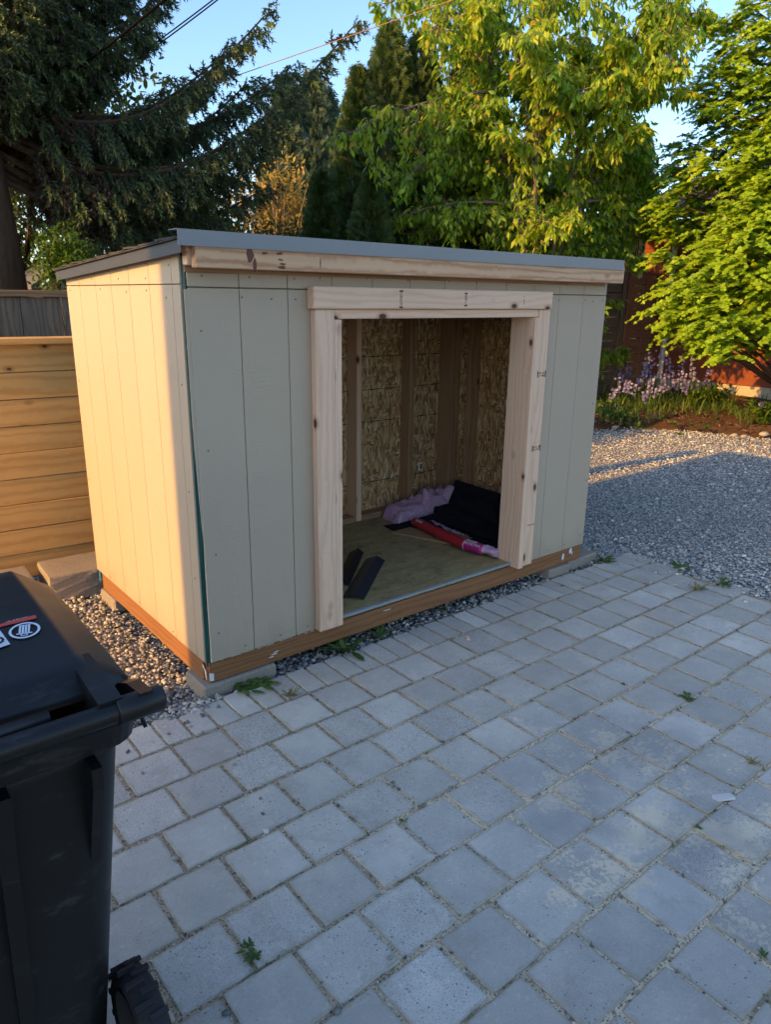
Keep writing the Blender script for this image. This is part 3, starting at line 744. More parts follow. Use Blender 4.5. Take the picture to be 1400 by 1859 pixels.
for z in (1.055, .85, .645, .245):         # black tape lines on the panel
    for a, b in ((.37, .739), (.78, 1.158), (1.2, 1.55), (1.594, 1.992), (2.036, 2.327)):
        m = MB(); n = 10
        for i in range(n):
            xa, xb = a+(b-a)*i/n, a+(b-a)*(i+1)/n; hh = lambda q: .0022+.0014*math.sin(q*47)
            m.add([(xa, BY-.0022, z-hh(xa)), (xb, BY-.0022, z-hh(xb)), (xb, BY-.0022, z+hh(xb*1.3)), (xa, BY-.0022, z+hh(xa*1.3))], [(0, 1, 2, 3)])
        m.build('chalk_line', M['ink'], shed)
sw = box_obj('grade_label', M['white'], shed, 2.165, 2.20, BY-.004, BY-.001, .262, .318, .001)
box_obj('label_print', M['flash'], sw, 2.178, 2.193, BY-.0058, BY-.0042, .272, .308, 0)
# rafters and roof deck
for x in (.10, .50, .91, 1.32, 1.72, 2.12, 2.38):
    m = MB(); m.prism([(x, .02, 1.47), (x, D-.02, 1.402), (x, D-.02, 1.488), (x, .02, 1.556)], (0, 0, 0), (.038, 0, 0)); m.build('rafter', M['stud_y'], shed)
m = MB(); m.prism([(-.04, -.086, zroof(-.086)+.004), (-.04, D+.03, zroof(D+.03)+.004), (-.04, D+.03, zroof(D+.03)+.016), (-.04, -.086, zroof(-.086)+.016)], (0, 0, 0), (W+.06, 0, 0))
m.build('roof_deck', M['osb'], shed)
# shingles in courses, each tab a piece
rows = 9
for j in range(rows):
    y0 = D+.035-(j+1)*(D+.12)/rows; y1 = D+.045-j*(D+.12)/rows
    for i in range(-1, 9):
        x0 = -.056+i*.31+(.155 if j % 2 else 0); x1 = x0+.307
        x0, x1 = max(x0, -.056), min(x1, W+.028)
        if x1-x0 < .03: continue
        y1j = y1+nr.uniform(0, .016); lift = nr.uniform(.004, .010) if i <= 0 else .004
        z = lambda y: zroof(y)+.018
        m = MB(); m.prism([(x0, y0, z(y0)+.001), (x0, y1j, z(y1j)+lift), (x0, y1j, z(y1j)+lift+.0065), (x0, y0, z(y0)+.0065)], (0, 0, 0), (x1-x0, 0, 0))
        m.build('shingle', M['shingle'], shed)
# metal edges
m = MB(); m.box(-.056, W+.006, -.0995, -.0975, 1.567, 1.6165); m.box(-.056, W+.006, -.0975, -.03, 1.6145, 1.6165)
m.box(-.056, W+.006, -.102, -.0996, 1.5655, 1.5685); m.build('drip_edge', M['drip_metal'], shed)
m = MB(); ya, yb = -.095, D+.035
m.prism([(-.0455, ya, zroof(ya)-.026), (-.0455, yb, zroof(yb)-.026), (-.0455, yb, zroof(yb)+.016), (-.0455, ya, zroof(ya)+.016)], (0, 0, 0), (.0016, 0, 0))
m.build('side_drip_edge', M['side_metal'], shed)
m = MB(); m.prism([(-.056, ya, zroof(ya)+.0165), (-.056, yb, zroof(yb)+.0165), (-.056, yb, zroof(yb)+.0215), (-.056, ya, zroof(ya)+.0215)], (0, 0, 0), (.05, 0, 0)); m.build('starter_strip', M['shingle'], shed)
m = MB(); m.prism([(-.043, .02, zroof(.02)-.004), (-.043, D, zroof(D)-.004), (-.043, D, zroof(D)+.003), (-.043, .02, zroof(.02)+.003)], (0, 0, 0), (.03, 0, 0)); m.build('soffit', M['side_metal'], shed)
# fascia: two boards
box_obj('fascia_board', M['fascia'], shed, .004, W+.022, -.0955, -.0575, 1.499, 1.583, .003)
box_obj('fascia_backer', M['fir_x'], shed, -.010, W-.02, -.0565, -.0185, 1.507, 1.575, .003)
box_obj('fascia_cleat', M['stud_x'], shed, -.004, W-.03, -.0180, -.0120, 1.485, 1.57, .001)
# pitch streaks on the fascia
M['pitch'] = simple('pitch', (.13, .04, .022), .5, .4)
for (x, z, w, h, n) in [(.205, 1.545, .016, .035, 9), (.225, 1.515, .010, .022, 7), (.265, 1.556, .018, .006, 6), (.325, 1.556, .016, .006, 6), (.33, 1.535, .014, .004, 6), (.335, 1.522, .016, .005, 6), (.335, 1.510, .018, .007, 8), (.50, 1.53, .0025, .022, 6)]:
    m = MB(); m.add([(x+w*math.cos(6.283*k/n)*nr.uniform(.55, 1.2), -.0962-.0001*(x*40 % 3), z+h*math.sin(6.283*k/n)*nr.uniform(.55, 1.2)) for k in range(n)], [tuple(range(n))]); m.build('pitch_stain', M['pitch'], shed)
# door frame
box_obj('door_trim', M['fir_z'], shed, .504, .594, -.052, -.013, .002, 1.364, .004)
box_obj('door_trim', M['fir_z'], shed, 1.838, 1.922, -.050, -.013, .002, 1.364, .004)
box_obj('door_header', M['fir_x'], shed, .490, 1.918, -.062, -.013, 1.3655, 1.4485, .004)
box_obj('door_jamb', M['fir_z'], shed, .5955, .6325, -.047, .10, .000, 1.325, .003)
box_obj('door_jamb', M['fir_z'], shed, 1.7985, 1.8355, -.060, .10, -.002, 1.325, .003)
box_obj('door_jamb', M['fir_x'], shed, .5955, 1.8355, -.045, .10, 1.327, 1.3645, .003)
# framing behind the front wall
box_obj('stud', M['stud_z'], shed, .555, .594, .012, .10, .02, 1.40, .002); box_obj('stud', M['stud_z'], shed, 1.837, 1.875, .012, .10, .02, 1.40, .002)
# grade stamps printed on the lumber (illegible strokes between two bars)
def stamp(parent, cx, cz, y, length, height, vertical, seed):
    q = random.Random(seed); mm = MB()
    def rect(a0, a1, b0, b1):           # a along the stamp, b across
        if vertical: x0, x1, z0, z1 = cx+b0, cx+b1, cz+a0, cz+a1
        else: x0, x1, z0, z1 = cx+a0, cx+a1, cz+b0, cz+b1
        mm.add([(x0, y, z0), (x1, y, z0), (x1, y, z1), (x0, y, z1)], [(0, 1, 2, 3)])
    h = height/2; L = length/2
    rect(-L, -L+.006, -h, h); rect(L-.006, L, -h, h)
    for ln, hh in ((-.45, .30), (.35, .38)):
        a = -L*.72
        while a < L*.72:
            w = q.uniform(.002, .0045)
            if q.random() < .8:
                b0 = ln*h-hh*h*q.uniform(.3, 1); b1 = ln*h+hh*h*q.uniform(.3, 1); rect(a, a+w*.7, b0, b1)
                if q.random() < .6: rect(a, a+w, b1-.002, b1)
                if q.random() < .5: rect(a, a+w, b0, b0+.002)
            a += w+.0012
    return mm.build('grade_stamp', M['ink'], shed)
stamp(shed, .925, 1.405, -.0626, .070, .019, True, 1); stamp(shed, 1.305, 1.407, -.0626, .058, .018, True, 2); stamp(shed, 1.70, 1.408, -.0626, .04, .004, True, 3)
stamp(shed, 1.885, 1.045, -.0506, .066, .034, False, 4); stamp(shed, 1.885, .66, -.0506, .066, .032, False, 5); stamp(shed, 1.888, .235, -.0506, .05, .008, False, 6)

# concrete blocks carrying the skids
def block(name, x0, x1, y0, y1, z0, z1, label, group=None, cat='block', mat='block', rz=0):
    o = box_obj(name, M[mat], None, x0, x1, y0, y1, z0, z1, .008, (0, 0, rz)); tag(o, label, cat, group); return o
block('concrete_block', -.035, .30, -.022, .16, G-.03, -.0945, 'flat concrete block under the near left corner of the shed')
block('concrete_block', 2.12, 2.31, -.028, .16, G-.03, -.0945, 'small brown block under the right end of the front skid', mat='block')
block('concrete_block', 2.325, 2.62, .00, .22, G-.03, -.0955, 'flat grey block poking out at the right corner of the shed')
block('concrete_block', -.02, .12, 1.06, 1.27, G-.03, -.0962, 'thin block under the far left corner of the shed')
# ------------------------------------------------------------------ cedar fence behind the shed (horizontal boards)
FR = math.radians(-4.6)
def fpt(s, off=0.0): return np.array([-.25+s*math.cos(FR)-off*math.sin(FR)*-1, 1.78+s*math.sin(FR)+off*math.cos(FR), 0])
fence = empty('wooden_fence', (-.25, 1.78, G)); tag(fence, 'honey coloured fence of wide horizontal boards behind the shed', 'fence')
fr = random.Random(9)
S0, S1 = -2.3, 3.35; bh = .1425
for i in range(9):
    z0 = -.132+i*bh; 
    for a, b in ((S0, -1.15), (-1.147, 1.10), (1.103, S1)):
        c = fpt((a+b)/2); w = (b-a)/2
        m = MB(); vs, fs = cbox((w, .013, bh/2-fr.uniform(.0014, .0042)), .002); m.add(vs, fs)
        link_mesh('board', m.mesh('board'), M['cedar_x'], fence, (c[0], c[1]+fr.uniform(-.003, .003), z0+bh/2), (fr.gauss(0, .008), fr.gauss(0, .0012), FR))
for s in (-2.25, -1.148, 1.10, 3.30):
    c = fpt(s, .06); m = MB(); vs, fs = cbox((.045, .044, .66), .004); m.add(vs, fs)
    link_mesh('post', m.mesh('post'), M['cedar_z'], fence, (c[0], c[1], .49), (0, 0, FR))
c = fpt((S0+S1)/2, .02); m = MB(); vs, fs = cbox(((S1-S0)/2, .07, .017), .003); m.add(vs, fs)
link_mesh('cap_board', m.mesh('cap_board'), M['cedar_x'], fence, (c[0], c[1], 1.168), (0, 0, FR))

sc_me = nail(0, 0, 0, 0, 1).mesh('screw'); sc_me.materials.append(M['nail'])
for i in range(9):
    for s_ in (-1.19, -1.105, 1.06, 1.145):
        for dz in (.035, .105):
            c = fpt(s_, -.0165); link_mesh('screw', sc_me, None, fence, (c[0]+fr.uniform(-.004, .004), c[1], -.132+i*bh+dz+fr.uniform(-.005, .005)), (0, 0, FR))

# ------------------------------------------------------------------ weathered tall fence behind it (upright boards)
tall = empty('wooden_fence', (.8, 2.75, G)); tag(tall, 'weathered dark fence of upright boards seen above the honey coloured fence', 'fence')
x = -1.6; i = 0
while x < 4.4:
    w = fr.uniform(.118, .132); gap = fr.choice((.003, .005, .009, .004))
    m = MB(); vs, fs = cbox((w/2, .009, .80), .002); m.add(vs, fs)
    link_mesh('board', m.mesh('board'), M['grey_z'], tall, (x+w/2, 2.75+fr.uniform(-.003, .003), .585+fr.uniform(-.004, .004)), (0, fr.gauss(0, .004), 0))
    x += w+gap
box_obj('top_rail', M['deck_x'], tall, -1.6, 4.4, 2.715, 2.80, 1.387, 1.428, .003)
box_obj('rail', M['grey_x'], tall, -1.6, 4.4, 2.762, 2.80, .95, 1.03, .003)
for x in (-1.4, .9, 3.2): box_obj('post', M['grey_z'], tall, x, x+.09, 2.80, 2.89, -.2, 1.38, .004)

# retaining blocks in front of the fence foot
def rough_block(x0, x1, y0, y1, z0, z1, rz, label):
    n = 26; h = np.array([(x1-x0)/2, (y1-y0)/2, (z1-z0)/2]); c = np.array([(x0+x1)/2, (y0+y1)/2, (z0+z1)/2]); mm = MB()
    for ax in range(3):
        o1, o2 = [(1, 2), (0, 2), (0, 1)][ax]
        for s in (-1, 1):
            Pq = np.zeros((n, n, 3)); u = np.linspace(-1, 1, n); A, B = np.meshgrid(u, u, indexing='ij')
            Pq[..., ax] = s; Pq[..., o1] = A; Pq[..., o2] = B
            Q = Pq*h; e = (np.sum(np.abs(Pq) > .99, axis=2) > 1)[..., None]
            Q = Q*(1-.02*e); nn = vnoise((Q+c).reshape(-1, 3), 4, 60).reshape(n, n); amp = .0035 if ax != 2 else .0012
            Q[..., :] += np.sign(Pq)*(np.abs(Pq) > .99)*(nn[..., None]*amp)
            if (s > 0) == (ax == 1): Q = Q[::-1]
            mm.grid(Q)
    o = link_mesh('retaining_block', mm.mesh('retaining_block', True), M['block'], None, c, (0, 0, rz)); tag(o, label, 'block', 'blocks at the foot of the fence')
rough_block(-.235, .12, 1.36, 1.66, G-.03, -.015, -.05, 'rough concrete retaining block beside the far left corner of the shed')
rough_block(-.62, -.29, 1.42, 1.70, G-.03, -.03, -.05, 'concrete retaining block mostly hidden behind the bin lid')
# ------------------------------------------------------------------ wheeled bin
cart = empty('wheeled_bin', (-1.10, -1.15, G)); tag(cart, 'black plastic wheeled refuse bin with closed lid at the left edge', 'bin')
def loft(rings, closed=True, capb=True, capt=True):
    m = MB(); n = len(rings[0]); vs = [p for r in rings for p in r]; fs = []
    for i in range(len(rings)-1):
        for k in range(n if closed else n-1):
            fs.append((i*n+k, i*n+(k+1) % n, (i+1)*n+(k+1) % n, (i+1)*n+k))
    if capb: fs.append(tuple(range(n-1, -1, -1)))
    if capt: fs.append(tuple((len(rings)-1)*n+k for k in range(n)))
    return m.add(vs, fs)
def rrect(x0, x1, y0, y1, r, z, seg=5):
    pts = []
    for cx, cy, a0 in ((x1-r, y0+r, -90), (x1-r, y1-r, 0), (x0+r, y1-r, 90), (x0+r, y0+r, 180)):
        for k in range(seg+1):
            a = math.radians(a0+90*k/seg); pts.append((cx+r*math.cos(a), cy+r*math.sin(a), z))
    return pts
XC = -1.105; CART_DY = .045
def body_ring(z, grow=0.0):
    t = (z-G-.05)/.95
    hw = .272+.062*t+grow; y0 = -1.335-.150*t-grow; y1 = -.98+.06*t+grow
    return rrect(XC-hw, XC+hw, y0, y1, .05, z)
loft([body_ring(G+.05), body_ring(G+.3), body_ring(G+.6), body_ring(.70), body_ring(.745, .0)]).build('body', M['cart'], cart, True)
loft([body_ring(.722, .002), body_ring(.735, .020), body_ring(.775, .022), body_ring(.785, .012)]).build('rim', M['cart'], cart, False)
# upright recess ribs and corner gussets on the back
for x0, x1 in ((XC-.15, XC-.125), (XC+.125, XC+.15)):
    m = MB(); m.prism([(x0, -1.350, .10), (x1, -1.350, .10), (x1, -1.478, .72), (x0, -1.478, .72)], (0, -.016, 0), (0, .02, 0)); m.build('rib', M['cart'], cart)
for s in (-1, 1):
    m = MB(); x = XC+s*.268
    m.prism([(x, -1.44, .72), (x, -1.503, .72), (x, -1.498, .68), (x, -1.42, .48)], (-.008, 0, 0), (.008, 0, 0)); m.build('gusset', M['cart'], cart)
# lid: raised panel, sloping shoulders, rolled front lip
def lid_pt(u, v):
    """u -1..1 across, v 0 (hinge) .. 1 (front)"""
    au = abs(u)
    hw = .358-.012*v
    x = XC+u*hw
    y = -1.478+.585*v
    if v > .82: y -= .055*max(0, (au-.55)/.45)**2*((v-.82)/.18)
    top = .862+.028*math.sin(min(1, v*1.15)*math.pi*.55)-.045*max(0, v-.78)/.22
    sh = .0
    if au > .79: sh = .052*((au-.79)/.21)
    if au > .97: sh += .03*(au-.97)/.03
    fr_ = .05*max(0, (v-.94)/.06)**1.5
    bk = .035*max(0, (.06-v)/.06)
    return (x, y, top-sh-fr_-bk)
us = np.concatenate([[-1, -.985, -.97], [-.93, -.87, -.81, -.79, -.77], np.linspace(-.6, .6, 7), [.77, .79, .81, .87, .93], [.97, .985, 1]]); vs_ = np.concatenate([[0, .02, .05, .07], np.linspace(.12, .9, 14), [.93, .95, .97, .985, 1.0]])
P = np.array([[lid_pt(u, v) for v in vs_] for u in us])
lid = MB().grid(P[::-1]).build('lid', M['cart'], cart, True)
sm_ = lid.modifiers.new('thickness', 'SOLIDIFY'); sm_.thickness = .006; sm_.offset = -1
def lid_at(px, py):
    """point of the lid's top under a picture point"""
    d = ray(px, py); z = .88
    for _ in range(6):
        p = CAM-np.array([0, CART_DY, 0])+d*(z-CAM[2])/d[2]; v = (p[1]+1.478)/.585; u = (p[0]-XC)/(.358-.012*v); z = lid_pt(max(-1, min(1, u)), max(0, min(1, v)))[2]
    return p
# front lip: dark rolled edge standing proud
m = MB(); pts = []
for u in np.linspace(-1, 1, 25):
    q = lid_pt(u*.98, .985); pts.append((q[0], q[1]+.012, q[2]+.012))
m.tube(pts, [.012]+[.021]*23+[.012], 10); m.build('lid_lip', M['cart'], lid, True)
# hinge lugs, shoulders and the grab bar
for s in (-1, 1):
    m = MB(); x = XC+s*.285
    m.prism([(x, -1.545, .818), (x, -1.46, .800), (x, -1.40, .838), (x, -1.40, .862), (x, -1.47, .862), (x, -1.548, .852)], (-.017, 0, 0), (.017, 0, 0)); m.build('hinge_lug', M['cart'], cart)
    m = MB(); x = XC+s*.335
    m.prism([(x, -1.555, .815), (x, -1.44, .775), (x, -1.40, .80), (x, -1.50, .845), (x, -1.555, .852)], (-.010, 0, 0), (.010, 0, 0)); m.build('handle_bracket', M['cart'], cart)
m = MB(); m.tube([(XC-.35, -1.545, .83), (XC-.30, -1.545, .83), (XC+.30, -1.545, .83), (XC+.35, -1.545, .83)], .0165, 14); hb = m.build('handle', M['cart'], cart, True)
for s in (-1, 1):
    m = MB(); xa, xb = XC+s*.292, XC+s*.362
    m.tube([(xa, -1.545, .83), (xa+s*.002, -1.545, .83), (xb-s*.004, -1.545, .83), (xb, -1.545, .83)], [.019, .0205, .0205, .017], 14); m.build('grip_end', M['cart'], hb, True)
m = MB(); m.tube([(XC-.21, -1.512, .835), (XC+.21, -1.512, .835)], .012, 10); m.build('hinge_pin', M['cart'], cart, True)
# wheels
def wheel(x0, x1):
    cy, cz, R0 = -1.352, G+.127, .127
    w = empty('wheel', ((x0+x1)/2, cy, cz)); adopt(w, cart); 
    m = MB(); n = 44; prof = [(x0+.012, R0-.04), (x0+.003, R0-.018), (x0+.010, R0-.004), ((x0+x1)/2, R0), (x1-.010, R0-.004), (x1-.003, R0-.018), (x1-.012, R0-.04)]
    rings = [[(x, cy+r*math.cos(6.2832*k/n), cz+r*math.sin(6.2832*k/n)) for k in range(n)] for x, r in prof]
    loft(rings, True, True, True).build('tyre', M['rubber'], w, True)
    m = MB()
    for k in range(32):
        a = 6.2832*k/32; ca, sa = math.cos(a), math.sin(a)
        Mx = Matrix(((1, 0, 0, (x0+x1)/2), (0, ca, -sa, cy), (0, sa, ca, cz), (0, 0, 0, 1)))
        dx = .010 if k % 2 else -.010
        m.box(-.018+dx, .018+dx, R0-.004, R0+.0055, -.006, .006, .0012, Mx)
    m.build('tread', M['rubber'], w)
    m = MB(); m.tube([(x0+.006, cy, cz), (x1-.006, cy, cz)], .088, 20); m.build('hub', M['cart'], w)
wheel(-.800, -.735); wheel(-1.475, -1.41)
m = MB(); m.tube([(-1.44, -1.352, G+.127), (-.775, -1.352, G+.127)], .011, 10); m.build('axle', M['cart'], cart, True)
# print on the lid: red strip, ring with a bin pictogram, pale square with a ring
def lid_plane(p, n=.0022): return np.array(p)+np.array([0, 0, n])
M['print_red'] = simple('print_red', (.52, .06, .045), .5, .4); M['print_blue'] = simple('print_blue', (.58, .63, .70), .5, .4)
def lid_poly(pix, mb, up=.0024):
    p = [lid_plane(lid_at(*q), up) for q in pix]; mb.add(p, [tuple(range(len(p)))])
z2 = lambda x, y: (x/8.75, 1090+y/8.75)
m = MB(); lid_poly([z2(-900, 640), z2(-400, 510), z2(0, 395), z2(555, 250), z2(585, 300), z2(0, 442), z2(-400, 560), z2(-900, 695)], m); m.build('warning_strip', M['print_red'], lid)
m = MB(); q = random.Random(2)
for i in range(34):
    x = 70+i*11; y = 385-(x-70)*.245
    if q.random() < .8: lid_poly([z2(x, y), z2(x+7, y-1), z2(x+9, y+q.uniform(-20, -10)), z2(x+2, y-18)], m, .0032)
M['print_pale'] = simple('print_pale', (.60, .40, .36), .5, .4); m.build('strip_lettering', M['print_pale'], lid)
# pictogram axes on the lid
c0 = lid_at(*z2(388, 495)); e1 = (lid_at(*z2(640, 460))-lid_at(*z2(135, 530)))/2; e2 = (lid_at(*z2(400, 370))-lid_at(*z2(380, 620)))/2
def pic(a, b): return lid_plane(c0+e1*a+e2*b, .0026)
m = MB(); n = 40
for k in range(n):
    a0, a1 = 6.2832*k/n, 6.2832*(k+1)/n
    m.add([pic(math.cos(a0), math.sin(a0)), pic(math.cos(a1), math.sin(a1)), pic(.83*math.cos(a1), .83*math.sin(a1)), pic(.83*math.cos(a0), .83*math.sin(a0))], [(0, 1, 2, 3)])
m.build('pictogram_ring', M['print_blue'], lid)
m = MB()
def prect(a0, a1, b0, b1, sk=.0): m.add([pic(a0, b0), pic(a1, b0), pic(a1+sk, b1), pic(a0+sk, b1)], [(0, 1, 2, 3)])
for k in range(4): a = -.40+k*.205; prect(a*.92, a*.92+.135, -.30, .60)
prect(-.37, .37, .60, .68); prect(-.50, .50, -.45, -.33)
prect(-.22, -.15, -.60, -.45); prect(.15, .22, -.60, -.45); prect(-.22, .22, -.68, -.60)
m.build('pictogram_bin', M['print_blue'], lid)
m = MB(); lid_poly([z2(-560, 640), z2(0, 500), z2(160, 715), z2(0, 770), z2(-420, 880)], m); m.build('pale_square', M['print_blue'], lid)
m = MB(); cc = np.array(z2(-45, 665)); n = 24
for k in range(n):
    a0, a1 = 6.2832*k/n, 6.2832*(k+1)/n; f = lambda a, r: (cc[0]+r*12.5*math.cos(a)+1.5*math.sin(a)*r, cc[1]+r*6.4*math.sin(a)-2.0*math.cos(a)*r)
    lid_poly([f(a0, 1), f(a1, 1), f(a1, .62), f(a0, .62)], m, .0034)
m.build('square_letter', M['ink'], lid)
cart.location.y += CART_DY
# ------------------------------------------------------------------ things lying in the shed
FZ = .0195
cr = random.Random(21)
# folded pink plastic wrap in the far corner
def lump(x0, x1, y0, y1, h, seed, n=26, wr=.012):
    u = np.linspace(-1, 1, n); A, B = np.meshgrid(u, u, indexing='ij'); r = np.clip(1-np.maximum(np.abs(A), np.abs(B))**6, 0, 1)
    X = (x0+x1)/2+A*(x1-x0)/2; Y = (y0+y1)/2+B*(y1-y0)/2; P = np.stack([X, Y, 0*X], 2)
    nz = vnoise(P.reshape(-1, 3), seed, 14).reshape(n, n); n2 = vnoise(P.reshape(-1, 3), seed+5, 34).reshape(n, n)
    P[..., 2] = FZ+.002+h*r**.45*(.8+.25*nz)+wr*n2*r; P[..., 0] += .012*nz; P[..., 1] += .012*n2
    return P
m = MB(); m.grid(lump(1.74, 2.12, .89, 1.085, .10, 1)); pk = m.build('plastic_wrap', M['pink'], None, True)
tag(pk, 'crumpled pale pink plastic wrap in the far corner of the shed floor', 'plastic wrap')
m = MB(); m.grid(lump(1.96, 2.30, .88, 1.09, .165, 8, wr=.02)); m.build('fold', M['pink'], pk, True)
# stack of black shingles at the right, sheets on top
st = empty('shingle_stack', (2.1, .6, FZ)); tag(st, 'stack of black roofing shingles against the right inside wall', 'shingles')
for i in range(4):
    dx, dy = cr.uniform(-.02, .02), cr.uniform(-.02, .02)
    box_obj('shingle_sheet', M['felt'], st, 1.90+dx+.01*i, 2.315, .14+dy, .80+dy, FZ+.0005+i*.012, FZ+.0105+i*.012, .002, (0, 0, cr.uniform(-.01, .01)))
for (x0, x1, y0, y1, h, sd) in ((2.02, 2.315, .50, .93, .10, 31), (2.14, 2.31, .42, .86, .17, 33)):
    MB().grid(lump(x0, x1, y0, y1, h, sd, 30, .006)).build('shingle_sheet', M['felt'], st, True)
for k, (ya, yb, zt2, dx) in enumerate(((.30, .95, .205, 0.0), (.42, 1.0, .175, -.03), (.26, .80, .14, -.06))):
    m = MB(); m.prism([(2.20+dx, ya, FZ+.055), (2.20+dx, yb, FZ+.055), (2.295+dx, yb-.03*k, FZ+zt2), (2.295+dx, ya+.04*k, FZ+zt2-.012)], (-.003, 0, 0), (.003, 0, 0)); m.build('shingle_sheet', M['felt'], st)
m = MB(); Pq = []
for i in range(22):
    t_ = i/21; x = 1.63+.70*t_; z = FZ+.004+.05*min(1, max(0, (t_-.15)/.4))**1.2; yc = .87-.24*t_
    Pq.append([(x, yc-.075+.0*j, z) if j == 0 else (x+.02, yc+.06, z+.01*min(1, t_*3)) for j in range(2)])
m.grid(Pq); o = m.build('starter_sheet', M['felt'], None); sl = o.modifiers.new('thickness', 'SOLIDIFY'); sl.thickness = .004
tag(o, 'long black roofing strip bent over the shingle stack', 'roofing strip')
m = MB()
for t_ in (.28, .40, .68, .86):
    i = int(t_*21); a, b = np.array(Pq[i][0]), np.array(Pq[i][1]); e = np.array([.0022, 0, .0035]); e0 = np.array([0, 0, .0035]); m.add([a+e0, a+e, b+e, b+e0], [(0, 1, 2, 3)])
m.build('seam', M['flash'], o)
# particle board scrap and the torn red and pink package on it
m = MB(); m.prism([(1.60, .79, FZ+.0005), (1.74, .42, FZ+.0005), (1.93, .40, FZ+.0005), (1.88, .80, FZ+.0005)], (0, 0, 0), (0, 0, .011)); o = m.build('board_scrap', M['particle'], None)
tag(o, 'scrap of brown chipboard under the red package', 'board scrap')
pkg = empty('roofing_package', (1.76, .4, FZ)); tag(pkg, 'torn red and magenta plastic package with pale pink end on the shed floor', 'package')
ax = [np.array((1.800, .80, .055)), np.array((1.768, .62, .062)), np.array((1.742, .46, .062)), np.array((1.735, .30, .060)), np.array((1.755, .18, .058)), np.array((1.80, .085, .052))]
def pkt(t):
    t = max(0, min(.9999, t))*5; i = int(t); f = t-i; return ax[i]*(1-f)+ax[i+1]*f
def sleeve(t0, t1, n, r0, amp, seed, flat=.8):
    rings = []
    for i in range(n):
        t_ = t0+(t1-t0)*i/(n-1); c = pkt(t_); tn = pkt(min(1, t_+.02))-pkt(max(0, t_-.02)); tn /= np.linalg.norm(tn); sd = np.cross(tn, (0, 0, 1)); sd /= np.linalg.norm(sd)
        ring = []
        for k in range(20):
            a = 6.2832*k/20; q = c+r0*(sd*math.cos(a)+np.array([0, 0, flat])*math.sin(a)); w = vnoise(q[None], seed, 40)[0]
            q = c+(r0+amp*w)*(sd*math.cos(a)+np.array([0, 0, flat])*math.sin(a)); q[2] = max(FZ+.0122 if t_ < .62 else FZ+.001, q[2]); ring.append(tuple(q))
        rings.append(ring)
    return loft(rings)
sleeve(.0, .645, 24, .036, .003, 3).build('red_wrapper', M['red_wrap'], pkg, True)
sleeve(.63, .82, 10, .0375, .002, 3).build('magenta_band', M['magenta'], pkg, True)
sleeve(.81, 1.0, 14, .036, .009, 9, .7).build('pink_end', M['pink'], pkg, True)
m = MB()
sleeve(.622, .636, 3, .0385, .002, 3).build('band_edge', M['pink'], pkg, True)
Pq = []
for i in range(26):
    t_ = .16+.42*i/25; c = pkt(t_); Pq.append([(c[0]+.012+.01*math.sin(i*.9), c[1], .100+.004*math.sin(i*1.7)), (c[0]+.035, c[1], .098+.010*math.sin(i*2.3)), (c[0]+.06, c[1], .085)])
MB().grid(Pq).build('torn_film', M['pink'], pkg, True)
def text_on(body, size, t_, ang, mat, parent, name, r=.0405):
    cu = bpy.data.curves.new(name, 'FONT'); cu.body = body; cu.size = size; cu.align_x = 'CENTER'; cu.extrude = .0004
    o = bpy.data.objects.new(name, cu); COL.objects.link(o); cu.materials.append(mat)
    c = pkt(t_); tn = pkt(min(1, t_+.03))-pkt(max(0, t_-.03)); tn /= np.linalg.norm(tn); sd = np.cross((0, 0, 1), tn); sd /= np.linalg.norm(sd); sd = -sd
    nrm = sd*math.cos(ang)+np.array([0, 0, 1])*math.sin(ang); nrm /= np.linalg.norm(nrm); yv = np.cross(nrm, tn)
    pos = c+r*(sd*math.cos(ang)+np.array([0, 0, .82])*math.sin(ang))
    mat4 = Matrix(((tn[0], yv[0], nrm[0], pos[0]), (tn[1], yv[1], nrm[1], pos[1]), (tn[2], yv[2], nrm[2], pos[2]), (0, 0, 0, 1)))
    me = bpy.data.meshes.new_from_object(o); bpy.data.objects.remove(o)
    o = bpy.data.objects.new(name, me); COL.objects.link(o); adopt(o, parent); o.matrix_basis = mat4
    if not me.materials: me.materials.append(mat)
    return o
text_on('ROOF', .024, .705, math.radians(62), M['white'], pkg, 'lettering'); text_on('PROTECTION', .0185, .725, math.radians(33), M['white'], pkg, 'lettering')
text_on('ROOFING', .016, .09, math.radians(45), M['white'], pkg, 'lettering', .039)
# two folded metal flashings by the left jamb
def angle_strip(p0, p1, w, h, mat, label):
    p0, p1 = np.array(p0), np.array(p1); d = (p1-p0)/np.linalg.norm(p1-p0); s_ = np.cross(d, (0, 0, 1)); s_ /= np.linalg.norm(s_)
    mm = MB(); P = [p0-s_*w, p0, p0+s_*w*.75, p1+s_*w*.75, p1, p1-s_*w]
    z = [.002, h, .004, .004, h*1.1, .002]
    P = [q+np.array([0, 0, a]) for q, a in zip(P, z)]; mm.add(P, [(0, 1, 4, 5), (1, 2, 3, 4)])
    o = mm.build('metal_flashing', M[mat], None); sl = o.modifiers.new('thickness', 'SOLIDIFY'); sl.thickness = .0015
    tag(o, label, 'flashing', 'metal flashings on the shed floor')
angle_strip((.815, .115, FZ), (1.235, .475, FZ), .062, .024, 'flash', 'bluish bent metal flashing on the shed floor by the left jamb')
angle_strip((.87, .29, FZ), (1.225, .635, FZ), .046, .026, 'flash_black', 'narrow black flashing lying behind the bluish one')
